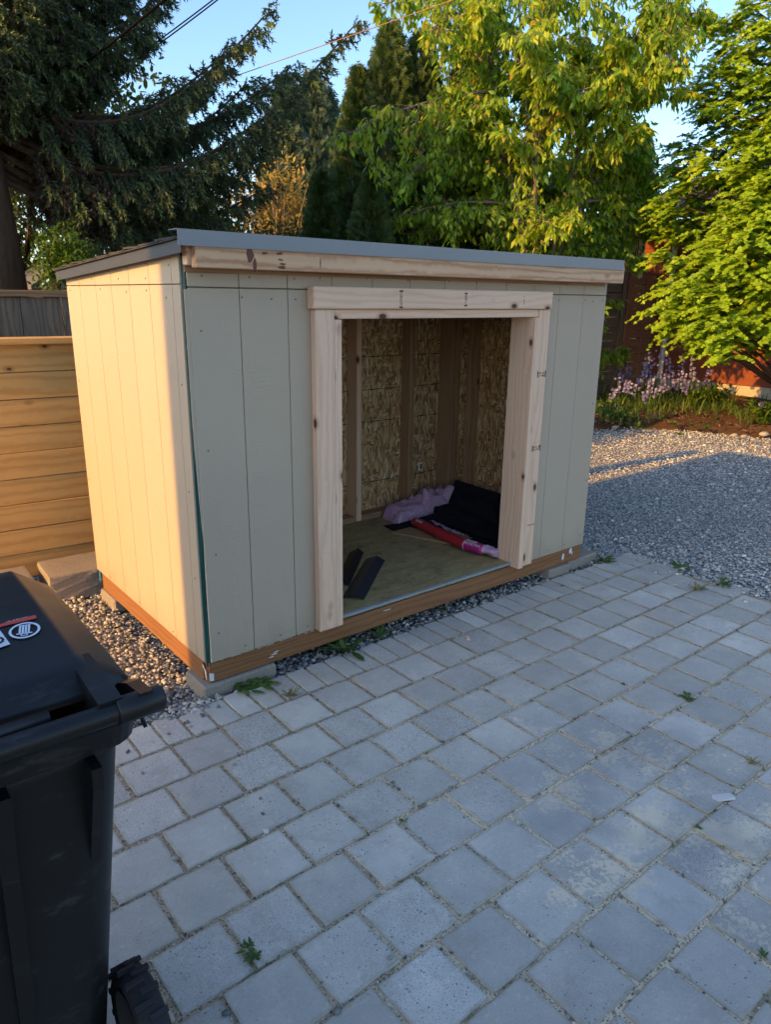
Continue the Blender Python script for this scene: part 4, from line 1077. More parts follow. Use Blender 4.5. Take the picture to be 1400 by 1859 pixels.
# ------------------------------------------------------------------ foliage templates
LEAF_V = np.array([(0, 0, 0), (.28, .18, -.03), (.28, -.18, -.03), (.35, 0, .03), (.65, .19, -.09), (.65, -.19, -.09), (.68, 0, -.02), (1, 0, -.16)], float)
LEAF_F = np.array([(0, 3, 1), (0, 2, 3), (3, 4, 1), (3, 6, 4), (3, 2, 5), (3, 5, 6), (6, 7, 4), (6, 5, 7)])
LEAF4_V = np.array([(0, 0, 0), (.45, .215, -.06), (.45, 0, .03), (.45, -.215, -.06), (1, 0, -.16)], float)
LEAF4_F = np.array([(0, 2, 1), (0, 3, 2), (1, 2, 4), (2, 3, 4)])
def frond_template(n=4, side=.33, wid=.05):
    V, F = [], []
    def tri(a, b, c): F.append((len(V), len(V)+1, len(V)+2)); V.extend((a, b, c))
    tri((0, -wid, 0), (0, wid, 0), (1, 0, .06))
    for i in range(n):
        x = .15+.7*i/n; L = side*(1-.45*i/n)
        for s in (-1, 1): tri((x, 0, 0), (x+.13, 0, .01), (x+L*.85, s*L, .05*s+.02))
    return np.array(V, float), np.array(F)
FR_V, FR_F = frond_template()
def brush_template(n=12, seed=1):
    g = np.random.default_rng(seed); V, F = [], []
    for i in range(n):
        t_ = i/n; a = i*2.4; c, s = math.cos(a), math.sin(a); L = .30*(1-.35*t_); b = np.array([t_, 0, 0]); tip = b+np.array([.24, L*c, L*s]); w = np.array([0, -s, c])*.075
        F.append((len(V), len(V)+1, len(V)+2)); V.extend([b-w-np.array([.05, 0, 0]), b+w+np.array([.05, 0, 0]), tip])
    for a in (0, 1.57):
        c, s = math.cos(a), math.sin(a); w = np.array([0, c, s])*.05
        F.append((len(V), len(V)+1, len(V)+2)); V.extend([-w, w, np.array([1.15, 0, 0])])
    return np.array(V, float), np.array(F)
BR_V, BR_F = brush_template()
def fan_template():
    V, F = [], []
    for k in range(5):
        a = (k-2)*.42; L = 1-.10*abs(k-2); d = np.array([math.cos(a), math.sin(a), 0]); s = np.array([-d[1], d[0], 0])
        F.append((len(V), len(V)+1, len(V)+2)); V.extend([d*.04, d*L*.78-s*.19+np.array([0, 0, -.10]), d*L+s*.12+np.array([0, 0, -.12])])
    return np.array(V, float), np.array(F)
FAN_V, FAN_F = fan_template()
def unit(v): return v/(np.linalg.norm(v, axis=-1, keepdims=True)+1e-9)

# ------------------------------------------------------------------ big spruce at the left
def spruce(base, label):
    g = np.random.default_rng(31)
    t_ = empty('spruce_tree', (base[0], base[1], G)); tag(t_, label, 'tree')
    m = MB(); n = 12; hts = np.linspace(G-.1, 5.7, n)
    pts = [(base[0]+.05*math.sin(h*1.1), base[1]+.05*math.cos(h*.9), h) for h in hts]; m.tube(pts, [.34*(1-.9*i/(n-1))+.02+(.1 if i == 0 else 0) for i in range(n)], 14)
    m.build('trunk', M['bark'], t_, True)
    mb = MB(); P, Dv, L, rn = [], [], [], []; IP, ID, IL = [], [], []
    k = 0
    def limb(z0, az, Lb, lift):
        out = np.array([math.cos(az), math.sin(az), 0]); side = np.array([-out[1], out[0], 0]); o0 = np.array([base[0], base[1], z0])
        ns = max(8, int(Lb/.15)); pts = []
        sway = g.uniform(-.15, .15)
        for i in range(ns+1):
            s = i/ns; pts.append(o0+out*Lb*s+side*sway*Lb*s*s+np.array([0, 0, Lb*(lift*s*s-.16*math.sin(s*math.pi))]))
        mb.tube(pts, [.022*(1-.85*i/ns)*min(1.3, Lb/2)+.003 for i in range(ns+1)], 5, False)
        for i in range(1, ns+1):
            s = i/ns; c = pts[i]; tn = unit(pts[i]-pts[i-1])
            if s < .12: continue
            for sd in (-1, 1):
                Ls = (.50*(1-s)**.7+.14)*g.uniform(.7, 1.2)*min(1, Lb/2.0+.2)
                dr = unit(tn*.75+side*sd*.85+np.array([0, 0, -.25+.25*s])+g.normal(size=3)*.12)
                nt = max(2, int(Ls/.052)); q = c.copy()
                for j in range(nt):
                    q = q+dr*Ls/nt; dr = unit(dr+np.array([0, 0, -.10]))
                    if s < .38 and j < nt*.6:
                        IP.append(q.copy()); ID.append(unit(np.array([0, 0, -1.0])+g.normal(size=3)*.35)); IL.append(g.uniform(.10, .20)); continue
                    for _ in range(3):
                        P.append(q+g.normal(size=3)*.02); Dv.append(unit(dr*.5+np.array([0, 0, -.55])+side*g.normal()*.4+g.normal(size=3)*.3)); L.append(g.uniform(.09, .16)); rn.append(min(.78, g.random()*.8))
                P.append(q); Dv.append(unit(dr+np.array([0, 0, -.35]))); L.append(g.uniform(.06, .09)); rn.append(g.uniform(.72, 1.0))
            P.append(c); Dv.append(unit(tn+g.normal(size=3)*.3)); L.append(g.uniform(.07, .11)); rn.append(g.random()*.78)
    for i in range(76):
        z0 = 3.05+2.1*(i/76)**1.05; az = i*2.39996+g.uniform(-.3, .3)
        Lb = (3.3-.9*max(0, z0-3.9))*g.uniform(.75, 1.05)
        if Lb < .4: Lb = .4
        s = math.sin(az)
        if s < -.3: Lb = min(Lb, 1.05)            # limbs towards the yard shortened to let sunlight reach the bed
        if math.cos(az) > .2 and z0 > 3.45: Lb = min(Lb, 1.75)
        limb(z0, az, Lb, .12+.16*g.random())
    # long boughs reaching right over the fence
    for (z0, az, Lb, lf) in [(2.92, -.50, 3.25, .30), (2.72, -.36, 2.95, .22), (3.2, -.58, 2.4, .26), (2.65, -.22, 2.85, .10), (2.85, -.62, 2.6, .14), (2.6, -.05, 2.75, .05), (3.6, -.5, 1.7, .30), (2.5, -.42, 2.65, .02), (3.9, -.25, 1.6, .30), (3.1, -.15, 2.75, .2), (3.3, -.38, 2.3, .22)]:
        limb(z0, az+.27, Lb*1.08, lf)
    mb.build('branches', M['bark'], t_)
    P, Dv, L, rn = np.array(P), np.array(Dv), np.array(L), np.array(rn)
    V, F, R_ = scatter(BR_V, BR_F, P, frames(Dv, np.array([[.3, .2, 1.0]])), L, rn)
    link_mesh('crown', fast_mesh('spruce_crown', V, F, R_), M['spruce_needle'], t_)
    IP, ID, IL = np.array(IP), np.array(ID), np.array(IL)
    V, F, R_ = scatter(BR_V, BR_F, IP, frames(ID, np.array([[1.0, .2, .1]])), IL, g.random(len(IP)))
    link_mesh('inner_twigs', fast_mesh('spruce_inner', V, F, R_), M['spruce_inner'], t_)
    return len(P)
spruce((.46, 5.35), 'large dark spruce with drooping boughs behind the fence at upper left')

# ------------------------------------------------------------------ columnar evergreens
def column(name, label, base, top, radius, nfr, mat, seed, size=.17, leaders=((0, 0, 1.0),), group=None, core=True, pexp=.75):
    g = np.random.default_rng(seed); t_ = empty(name, (base[0], base[1], G)); tag(t_, label, 'tree', group)
    H = top-G; Ps, Ds, Ups = [], [], []
    m = MB(); m.tube([(base[0], base[1], G-.1), (base[0], base[1], G+H*.6)], [radius*.13, .02], 8); m.build('trunk', M['bark'], t_, True)
    mc = MB()
    for (dx, dy, hf) in leaders:
        n = int(nfr*hf/len(leaders)); u = g.random(n)**.85; h = u*H*hf; a = g.uniform(0, 6.2832, n)
        prof = np.clip(1-u, 0, 1)**pexp*np.clip(.55+u*2.2, 0, 1)
        bmp = 1+.14*vnoise(np.stack([np.cos(a)*2, np.sin(a)*2, h*1.8], 1), seed, 1.6)+.07*vnoise(np.stack([np.cos(a)*2, np.sin(a)*2, h*1.8], 1), seed+3, 4.5)
        r = radius*(1.0 if len(leaders) == 1 else .8)*prof*bmp*g.uniform(.80, 1.03, n)
        out = np.stack([np.cos(a), np.sin(a), 0*a], 1); mix = np.clip((u-.5)*2, 0, 1)[:, None]
        c = np.array([base[0], base[1], G])+np.array([dx, dy, 0])
        Ps.append(c+out*r[:, None]+np.stack([0*h, 0*h, h], 1)); Ds.append(unit(out*(.75-.35*mix)+np.array([0, 0, .55])+g.normal(size=(n, 3))*.38)); Ups.append(unit(np.cross(out, np.array([0, 0, 1.0]))+g.normal(size=(n, 3))*.5))
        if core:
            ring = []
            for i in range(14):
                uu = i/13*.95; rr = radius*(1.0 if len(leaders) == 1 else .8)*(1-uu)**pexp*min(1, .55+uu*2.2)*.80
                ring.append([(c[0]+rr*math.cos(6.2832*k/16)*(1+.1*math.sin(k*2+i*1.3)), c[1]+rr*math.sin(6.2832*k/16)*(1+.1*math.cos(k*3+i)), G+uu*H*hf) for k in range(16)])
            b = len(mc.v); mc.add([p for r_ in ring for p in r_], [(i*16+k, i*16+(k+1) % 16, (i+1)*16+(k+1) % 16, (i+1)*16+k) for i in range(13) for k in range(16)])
    P, Dv, U = np.concatenate(Ps), np.concatenate(Ds), np.concatenate(Ups); n = len(P)
    V, F, R_ = scatter(FR_V, FR_F, P, frames(Dv, U), size*g.uniform(.6, 1.2, n), np.clip(.45+.3*vnoise(P, seed+1, 2.2)+g.normal(size=n)*.2, 0, 1))
    link_mesh('crown', fast_mesh('crown', V, F, R_), M[mat], t_)
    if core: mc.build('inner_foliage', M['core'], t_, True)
def at_xy(px, dist): p = atd(px, 480, dist); return (p[0], p[1])
zt = lambda px, py, d: atd(px, py, d)[2]
column('arborvitae_tree', 'tall twin-topped dark arborvitae with golden lit tips behind the shed roof', at_xy(715, 11.2), zt(722, 28, 11.2), 1.5, 16000, 'thuja', 1, .17, ((-.12, 0, 1.0), (.30, -.15, .985), (.62, .1, .93)))
column('arborvitae_tree', 'narrow dark arborvitae just left of the tall twin-topped one', at_xy(652, 11.0), zt(648, 118, 11.0), .8, 8000, 'thuja', 2, .16)
column('arborvitae_tree', 'arborvitae half hidden behind the cherry tree', at_xy(838, 12.0), zt(830, 40, 12.0), .95, 9000, 'thuja_gold', 3, .18)
column('arborvitae_tree', 'low dark arborvitae at the left foot of the tall pair', at_xy(585, 10.4), zt(580, 318, 10.4), .5, 5200, 'thuja', 4, .14)
column('arborvitae_tree', 'low bushy arborvitae rising just behind the middle of the shed roof', at_xy(672, 9.8), zt(668, 325, 9.8), .62, 5200, 'thuja', 5, .14)
column('cypress_tree', 'bluish cypress with ragged twin tips far behind the spruce bough', at_xy(572, 17.5), zt(585, 128, 17.5), 1.25, 11000, 'cypress_blue', 6, .26, ((-.55, .2, .97), (0.0, 0, 1.0), (.42, .1, .96)), pexp=.6)
column('cypress_tree', 'small pale cypress in the gap left of the golden hinoki', at_xy(1140, 22), zt(1140, 245, 22), 1.3, 4000, 'cypress_blue', 7, .3)

# ------------------------------------------------------------------ cherry tree behind the right end of the shed
def cherry():
    g = np.random.default_rng(17); b0 = np.array([6.75, 4.05, G])
    t_ = empty('cherry_tree', b0); tag(t_, 'leafy cherry tree with hanging bright green leaves behind the shed', 'tree')
    m = MB(); crown_p, crown_d, crown_s = [], [], []
    stems = []
    def path(a, b, bend, n=12):
        a, b = np.array(a), np.array(b); mid = (a+b)/2+np.array(bend)
        return [(1-s)**2*a+2*s*(1-s)*mid+s*s*b for s in np.linspace(0, 1, n)]
    fork = b0+np.array([.03, .02, 1.35]); tr = path(b0, fork, (.03, -.02, 0), 6); m.tube(tr, np.linspace(.095, .075, 6), 10)
    tops = [(930, -120, 7.7), (1130, -60, 7.9), (1000, -160, 7.2), (850, -40, 7.5), (1230, -40, 8.2)]
    for q in tops:
        b = atd(q[0], q[1], q[2]*1.36); pth = path(fork, b, (g.normal()*.12, g.normal()*.12, .25), 16); stems.append(pth); m.tube(pth, np.linspace(.034, .008, 16), 8)
    allp = np.array([p for s in stems for p in s]+tr)
    tips = [(690, 16, 7.2), (622, 248, 6.9), (672, 338, 6.7), (705, 405, 6.5), (800, 22, 7.6), (845, 385, 6.4), (770, 290, 6.7), (905, 50, 8.0), (950, 120, 6.9),
            (1060, 70, 8.0), (1180, 20, 7.9), (1290, 50, 8.3), (1235, 120, 7.9), (1190, 165, 7.6), (1150, 235, 7.3), (1185, 365, 7.4), (1140, 470, 7.2), (1060, 400, 6.8), (995, 380, 6.5), (960, 260, 6.6), (880, 200, 6.9), (1085, 330, 7.0),
            (925, 430, 6.7), (1115, 545, 7.4), (825, 225, 7.0), (1035, 180, 7.3), (790, 410, 6.9), (880, 320, 7.6), (1010, 290, 7.8), (1095, 430, 7.6), (930, 350, 7.9), (860, 120, 7.9), (1000, 40, 6.8), (1130, 130, 7.0), (970, 440, 7.4), (1050, 480, 7.8), (840, 290, 6.4), (900, 270, 7.2), (960, 170, 8.2),
            (780, 60, 6.8), (1215, 70, 7.4), (1075, 560, 7.3), (1020, 120, 7.7)]
    tips += [(q[0]+g.normal()*40, q[1]+g.normal()*32+10, q[2]*g.uniform(.93, 1.07)) for rep in (0, 1) for q in tips[:52] if q[1] > 20 and q[0] > 810 and (rep == 0 or (q[1] > 150 and q[0] > 850))]
    tips += [(1165, 300, 7.0), (1195, 330, 7.1), (1150, 385, 7.0), (1205, 405, 7.1), (1172, 425, 7.0), (1125, 300, 7.2), (1180, 270, 7.3)]
    tips += [(tops[k][0]+g.normal()*60, y, tops[k][2]*g.uniform(.95, 1.05)) for k in range(4) for y in (-60, 10, 80, 150)]
    BP = [p for s_ in stems for p in s_]
    for q in tips:
        b = atd(q[0], q[1], q[2]*(1.36 if q[1] < 250 else 1.52 if q[0] < 1100 else 1.60))
        d = np.linalg.norm((allp-b)[:, :2], axis=1)*.7+np.linalg.norm(allp-(b-np.array([0, 0, .55])), axis=1)
        a = allp[np.argmin(d)]; n = 14; pth = path(a, b, (g.normal()*.08, g.normal()*.08, .18+.1*g.random()), n); Lb = sum(np.linalg.norm(pth[i+1]-pth[i]) for i in range(n-1))
        m.tube(pth, np.linspace(.016+.004*Lb, .004, n), 6); BP += pth[3:]
        nt = max(10, int(Lb/.034))
        for k in range(nt):
            s = (.20 if q[0] > 800 else .5)+(.80 if q[0] > 800 else .5)*(k+.5)/nt; i = min(n-2, int(s*(n-1))); f = s*(n-1)-i; c = pth[i]*(1-f)+pth[i+1]*f; tn = unit(pth[i+1]-pth[i])
            sd = unit(g.normal(size=3)*np.array([1, 1, .5])+tn*.5); Lt = g.uniform(.08, .36)*(1.1-.5*s); e = c+sd*Lt+np.array([0, 0, -.02]); m.tube([c, (c+e)/2+np.array([0, 0, .012]), e], [.004, .003, .002], 4, False)
            for w, cl in ((1.0, g.integers(6, 11)), (.45, g.integers(3, 7))) if q[0] > 800 else ((1.0, g.integers(2, 6)),):
                cc = c+(e-c)*w
                for _ in range(cl):
                    az = g.uniform(0, 6.2832); dd = np.array([math.cos(az)*.55, math.sin(az)*.55, g.uniform(-1.35, -.25)]); crown_p.append(c+(e-c)*min(1, w*g.uniform(.55, 1.1))+g.normal(size=3)*.02); crown_d.append(unit(dd+sd*.35)); crown_s.append(.115*g.beta(2.2, 1.6)+.03)
        for _ in range(8):
            az = g.uniform(0, 6.2832); crown_p.append(pth[-1]); crown_d.append(unit(np.array([math.cos(az)*.6, math.sin(az)*.6, g.uniform(-.9, .1)])+tn*.5)); crown_s.append(g.uniform(.11, .17))
    poly = np.array([(700, 10), (800, -60), (1250, -60), (1285, 60), (1200, 170), (1155, 250), (1190, 360), (1160, 470), (1060, 470), (800, 440), (705, 410), (670, 330), (645, 250), (760, 225), (810, 150), (745, 70)], float)
    def inside(x, y):
        c = False; k = len(poly)-1
        for i in range(len(poly)):
            (xi, yi), (xk, yk) = poly[i], poly[k]
            if (yi > y) != (yk > y) and x < (xk-xi)*(y-yi)/(yk-yi)+xi: c = not c
            k = i
        return c
    allq = np.array(BP); nc = 0
    while nc < 640:
        x, y = g.uniform(640, 1290), g.uniform(-60, 475)
        if not inside(x, y) or math.hypot(x-1000, (y-190)*.9) < 42 or math.hypot(x-1062, y-85) < 34 or (x < 790 and g.random() < .45): continue
        c = atd(x, y, g.uniform(9.3, 11.4))
        if c[1] < 3.55 and c[2] < 3.1: continue
        nc += 1; a = allq[np.argmin(np.linalg.norm(allq-(c+np.array([0, 0, .1])), axis=1))]; m.tube([a, (a+c)/2+np.array([0, 0, .05]), c], [.006, .004, .002], 3, False)
        u = unit(c-a)
        for _ in range(int(g.integers(16, 27))):
            az = g.uniform(0, 6.2832); s = g.uniform(-.22, .04); crown_p.append(c+u*s+g.normal(size=3)*np.array([.045, .045, .05])); crown_d.append(unit(np.array([math.cos(az)*.6, math.sin(az)*.6, g.uniform(-1.3, -.1)])+u*.3)); crown_s.append(.11*g.beta(2.2, 1.6)+.03)
    m.build('trunk', M['bark_grey'], t_, True)
    P, Dv, Sz = np.array(crown_p), np.array(crown_d), np.array(crown_s); n = len(P)
    Rm = frames(Dv, unit(np.array([[0, 0, 1.0]])+g.normal(size=(n, 3))*.75)); rn = np.clip(.46+.2*vnoise(P, 5, 1.3)+g.normal(size=n)*.22, 0, .96); rn[g.random(n) < .012] = 1.0
    # the 300 leaves that show largest are single pieces, the rest one mass
    q = P-CAM; zz = q@AX_F; u = 700+FPX*(q@AX_R)/zz; v = 929.5+FPX*(q@AX_D)/zz
    show = Sz/zz*((u > 0) & (u < 1400) & (v > 0) & (v < 560)); idx = np.argsort(-show); big, rest = idx[:300], idx[300:]
    V, F, R_ = scatter(LEAF4_V, LEAF4_F, P[rest], Rm[rest], Sz[rest], rn[rest])
    crown = link_mesh('crown', fast_mesh('cherry_crown', V, F, R_), M['cherry_leaf'], t_); crown['kind'] = 'stuff'
    me = MB().add(LEAF_V, LEAF_F).mesh('leaf'); me.materials.append(M['cherry_leaf_one'])
    for i in big:
        o = bpy.data.objects.new('leaf', me); COL.objects.link(o)
        Rr = Rm[i]*Sz[i]; o.matrix_basis = Matrix([[*Rr[0], P[i][0]], [*Rr[1], P[i][1]], [*Rr[2], P[i][2]], [0, 0, 0, 1]]); adopt(o, crown)
    return n
cherry()

# ------------------------------------------------------------------ golden hinoki at the right
def hinoki():
    g = np.random.default_rng(23); b0 = np.array([9.15, 1.75, G])
    t_ = empty('hinoki_tree', b0); tag(t_, 'golden green hinoki cypress with layered fan sprays before the red house', 'tree')
    m = MB(); tr = [b0+np.array([.10*math.sin(h*1.5), .12*math.cos(h*1.2)-.12, h]) for h in np.linspace(0, 5.2, 14)]; m.tube(tr, np.linspace(.13, .02, 14), 9)
    bx = np.array([-250, -150, 0, 60, 130, 200, 260, 300, 420, 500, 545, 600, 640]); by = np.array([1430, 1370, 1300, 1235, 1180, 1185, 1205, 1178, 1168, 1165, 1156, 1195, 1285])
    Ps, Ds, Us, Sz, Rn = [], [], [], [], []
    pads = []; tries = 0
    while len(pads) < 470 and tries < 30000:
        tries += 1; py = g.uniform(-230, 625); px = g.uniform(1150, 1470) if g.random() < .8 else g.uniform(1470, 1620); 
        if px < np.interp(py, bx, by)+26: continue
        if py > 560 and px > 1340 and g.random() < .7: continue
        dist = g.uniform(9.2, 11.4); c = atd(px, py, dist)
        ax_d = np.linalg.norm(c[:2]-np.array([9.15, 1.7])); lim = 2.15*(1-.10*max(0, c[2]-.5))
        if ax_d > lim+.15 or c[2] < .65 or (c[1] > 2.8 and c[2] < 2.2): continue
        if any(np.linalg.norm(c-p) < .17 for p in pads): continue
        if vnoise(c[None], 12, 2.3)[0] < -.55: continue
        pads.append(c)
    for c in pads:
        h = np.clip(c[2]-.25, .4, 5.0); a = tr[int(min(13, h/5.2*13))]; mid = (a+c)/2+np.array([0, 0, .05]); m.tube([a, mid, c-np.array([0, 0, .06])], [.022, .014, .005], 5, False)
        out = unit(np.array([c[0]-9.15, c[1]-1.7, 0.0])+np.array([-.3, -.2, 0])); s_ = np.array([-out[1], out[0], 0]); base = .42+.10*g.normal()
        for k in range(11):
            aa = g.uniform(-1.9, 1.9); dr = unit(out*math.cos(aa)+s_*math.sin(aa)+np.array([0, 0, g.uniform(-.35, .35)])); Ls = g.uniform(.16, .40)*(1.0 if abs(aa) < 1.2 else .7); ns = 17
            p0 = c+g.normal(size=3)*np.array([.05, .05, .07]); tt = (np.arange(ns)+g.random(ns))/ns
            pos = p0+dr*(tt*Ls)[:, None]+np.array([0, 0, -1.0])*(.32*Ls*tt**2)[:, None]; sd = unit(np.cross(dr, (0, 0, 1.0))); sg = np.where(np.arange(ns) % 2 == 0, 1.0, -1.0)
            fd = unit(dr*.9+sd*(sg*.75*(1.15-tt))[:, None]+np.array([0, 0, -.18])+g.normal(size=(ns, 3))*.16); fz = .068*(1.15-.6*tt)*g.uniform(.75, 1.2, ns)
            Ps.append(pos); Ds.append(fd); Us.append(unit(np.array([-.45, -.15, .85])+g.normal(size=(ns, 3))*.30)); Sz.append(fz); Rn.append(np.clip(base+.14*g.normal(size=ns)+.25*(tt-.5), 0, 1))
    m.build('trunk', M['bark'], t_, True)
    P = np.concatenate(Ps); V, F, R_ = scatter(FAN_V, FAN_F, P, frames(np.concatenate(Ds), np.concatenate(Us)), np.concatenate(Sz), np.concatenate(Rn))
    link_mesh('crown', fast_mesh('hinoki_crown', V, F, R_), M['hinoki'], t_)
    return len(P), len(pads)
hinoki()

# ------------------------------------------------------------------ loose broadleaf trees and shrubs
def bushy(name, label, base, blobs, n, mat, size, seed, trunk_r=.08, bark_='bark', cat='tree', group=None, twigs=0):
    g = np.random.default_rng(seed); t_ = empty(name, (base[0], base[1], G)); tag(t_, label, cat, group)
    m = MB(); top = np.mean([b[0] for b in blobs], axis=0); b0 = np.array([base[0], base[1], G-.05]); fk = b0+(top-b0)*.4
    m.tube([b0, (b0+fk)/2+g.normal(size=3)*.03, fk], [trunk_r, trunk_r*.85, trunk_r*.7], 7)
    for c, r in blobs:
        for _ in range(4+twigs):
            e = np.array(c)+g.normal(size=3)*r*.5; md = (fk+e)/2+g.normal(size=3)*.08*r; m.tube([fk, md, e], [trunk_r*.4, trunk_r*.25, .004], 5, False)
    m.build('trunk', M[bark_], t_, True)
    Ps = []; wt = np.array([r**2 for _, r in blobs]); wt = wt/wt.sum()
    for (c, r), w in zip(blobs, wt):
        k = int(n*w); d = unit(g.normal(size=(k, 3))); rr = r*g.random(k)**.45*(1+.22*vnoise(d*2+np.array(c), seed, 2.0)); Ps.append(np.array(c)+d*rr[:, None])
    P = np.concatenate(Ps); P = P[vnoise(P, seed+2, 3.2) > -.45]; k = len(P); Dv = unit(g.normal(size=(k, 3))+np.array([0, 0, -.35]))
    V, F, R_ = scatter(LEAF_V, LEAF_F, P, frames(Dv, unit(g.normal(size=(k, 3))+np.array([0, 0, .8]))), size*g.uniform(.6, 1.25, k), np.clip(.5+.28*vnoise(P, seed+4, 1.6)+g.normal(size=k)*.18, 0, 1))
    link_mesh('crown', fast_mesh('crown', V, F, R_), M[mat], t_)
A = lambda px, py, d: atd(px, py, d)
bushy('golden_tree', 'small sparse tree with pale golden new leaves left of the arborvitae', at_xy(488, 14.5), [(A(470, 350, 14.5), .62), (A(520, 330, 14.5), .58), (A(500, 400, 14.4), .7), (A(440, 400, 14.6), .65), (A(530, 380, 14.6), .4)], 2300, 'gold_leaf', .10, 41, .06, 'twig_pale', twigs=10)
bushy('shrub', 'bright yellow green shrub rising behind the low end of the shed roof', at_xy(118, 7.4), [(A(112, 455, 7.4), .24), (A(140, 470, 7.3), .20), (A(95, 490, 7.5), .2)], 1500, 'shrub', .055, 42, .02, cat='shrub')
grp = 'leafy trees beyond the spruce'
bushy('leafy_tree', 'backlit leafy tree under the left part of the spruce', at_xy(170, 11), [(A(160, 330, 11), .75), (A(210, 400, 10.8), .7), (A(120, 250, 11.2), .8), (A(250, 450, 11), .6)], 4200, 'far_leaf', .10, 43, .07, group=grp)
bushy('leafy_tree', 'backlit leafy tree seen below the spruce boughs near the shed corner', at_xy(320, 12), [(A(300, 380, 12), .8), (A(370, 420, 12), .7), (A(260, 330, 12.2), .7)], 3400, 'far_leaf', .11, 44, .07, group=grp)
bushy('leafy_tree', 'leafy tree at the far left edge behind the spruce trunk', at_xy(10, 12), [(A(0, 330, 12), 1.0), (A(60, 260, 12.5), 1.0), (A(-60, 420, 12), 1.0), (A(70, 430, 12), .6)], 4200, 'far_leaf', .11, 45, .08, group=grp)
bushy('leafy_tree', 'far leafy tree filling the gaps high behind the spruce', at_xy(120, 17), [(A(60, 120, 17), 1.6), (A(180, 200, 17), 1.5), (A(250, 300, 17), 1.4), (A(330, 400, 17), 1.2), (A(20, 260, 17), 1.6)], 5200, 'far_leaf', .18, 46, .12, group=grp)
bushy('shrub', 'low dark shrub behind the shed roof below the golden tree', at_xy(470, 10.5), [(A(430, 425, 10.5), .35), (A(500, 430, 10.6), .38), (A(545, 440, 10.4), .3), (A(400, 430, 10.5), .3)], 2600, 'far_leaf', .07, 47, .03, cat='shrub')
bushy('shrub', 'dark hedge shrub under the cherry leaves behind the shed roof', at_xy(860, 11.2), [(A(760, 452, 11.2), .38), (A(840, 462, 11.2), .38), (A(930, 472, 11.2), .38), (A(1010, 478, 11.2), .34)], 3200, 'far_leaf', .08, 48, .03, cat='shrub')
bushy('shrub', 'unseen leafy shrub added behind the right end of the shed', (4.3, 2.95), [((4.3, 2.95, .55), .6), ((3.9, 3.2, .4), .55), ((4.6, 3.3, .75), .55)], 5200, 'far_leaf', .08, 49, .03, cat='shrub')  # hidden by the shed; added so its shadow falls on gravel and bed
bushy('leafy_tree', 'far dark tree seen through the cherry tree above the deck', at_xy(960, 21), [(A(900, 360, 21), 1.5), (A(980, 400, 21), 1.6), (A(1040, 350, 21), 1.3), (A(860, 430, 21), 1.3)], 3600, 'far_leaf', .24, 61, .15, group=grp)
bushy('leafy_tree', 'far tree in the gap between the cherry and the hinoki', at_xy(1110, 23), [(A(1090, 390, 23), 1.5), (A(1160, 420, 23), 1.5), (A(1130, 340, 23), 1.1)], 2600, 'far_leaf', .24, 62, .15, group=grp)
# ------------------------------------------------------------------ red house at the right
RXW = 11.0
house = empty('red_house', (RXW+2, 1.2, G)); tag(house, 'brick red house with horizontal siding and pale foundation at right', 'house')
ph = .2; z0 = .105
for i in range(13):
    z = z0+i*ph; m = MB(); m.prism([(RXW-.018, -3.5, z), (RXW+.006, -3.5, z), (RXW+.006, -3.5, z+ph+.012), (RXW-.006, -3.5, z+ph+.012)], (0, 0, 0), (0, 8.7, 0)); m.build('siding_board', M['red_paint'], house)
box_obj('foundation', M['foundation'], house, RXW+.004, RXW+.3, -3.5, 5.2, G-.2, .102, .004)
m = MB(); m.box(RXW+.007, RXW+5.5, -3.45, 5.18, .10, 2.75); m.build('wall', M['red_paint'], house)
m = MB(); m.tube([(RXW-.06, 4.60, 2.7), (RXW-.06, 4.60, .22), (RXW-.08, 4.62, .12), (RXW-.30, 4.70, .03)], [.045, .045, .045, .045], 8); m.build('downspout', M['trim_white'], house, True)
m = MB(); m.prism([(RXW-.6, -3.9, 2.70), (RXW+2.8, -3.9, 3.7), (RXW+6.3, -3.9, 2.70), (RXW+6.3, -3.9, 2.84), (RXW+2.8, -3.9, 3.86), (RXW-.6, -3.9, 2.84)], (0, 0, 0), (0, 9.6, 0)); m.build('roof', M['eave'], house)
box_obj('gutter', M['eave'], house, RXW-.71, RXW-.605, -3.9, 5.7, 2.71, 2.82, .01)
# window high on the red wall
wf = box_obj('window', M['trim_white'], house, RXW-.045, RXW-.019, 1.0, 2.1, 1.3, 2.5, .003)
M['glass'] = simple('glass', (.03, .035, .04), .05, .6); box_obj('pane', M['glass'], wf, RXW-.052, RXW-.046, 1.08, 2.02, 1.38, 2.42, .001)

# ------------------------------------------------------------------ woven panel fences left of the red house
def panel(x0, x1, y, mat, label, top=1.85):
    f = empty('panel_fence', ((x0+x1)/2, y, G)); tag(f, label, 'fence', 'panel fences beside the red house'); q = random.Random(int(x0*10))
    z = G+.02
    while z < top-.1:
        h = .115+q.uniform(-.006, .006); dy = q.uniform(-.012, .012)
        m = MB(); vs, fs = cbox(((x1-x0)/2-.06, .008, h/2), .001); m.add(vs, fs); link_mesh('slat', m.mesh('slat'), M[mat+'_x'], f, ((x0+x1)/2, y+dy, z+h/2), (q.gauss(0, .05), q.gauss(0, .004), 0)); z += h+q.uniform(.006, .018)
    for x in (x0, x1-.1): box_obj('post', M[mat+'_z'], f, x, x+.1, y-.05, y+.05, G-.1, top, .004)
    box_obj('batten', M[mat+'_z'], f, (x0+x1)/2-.03, (x0+x1)/2+.03, y-.03, y-.014, G, top-.08, .003)
    box_obj('cap', M[mat+'_x'], f, x0-.01, x1+.01, y-.055, y+.055, top+.001, top+.03, .003)
pa_, pb_ = ony(1128, 600, 4.85)[0], ony(1192, 600, 4.85)[0]
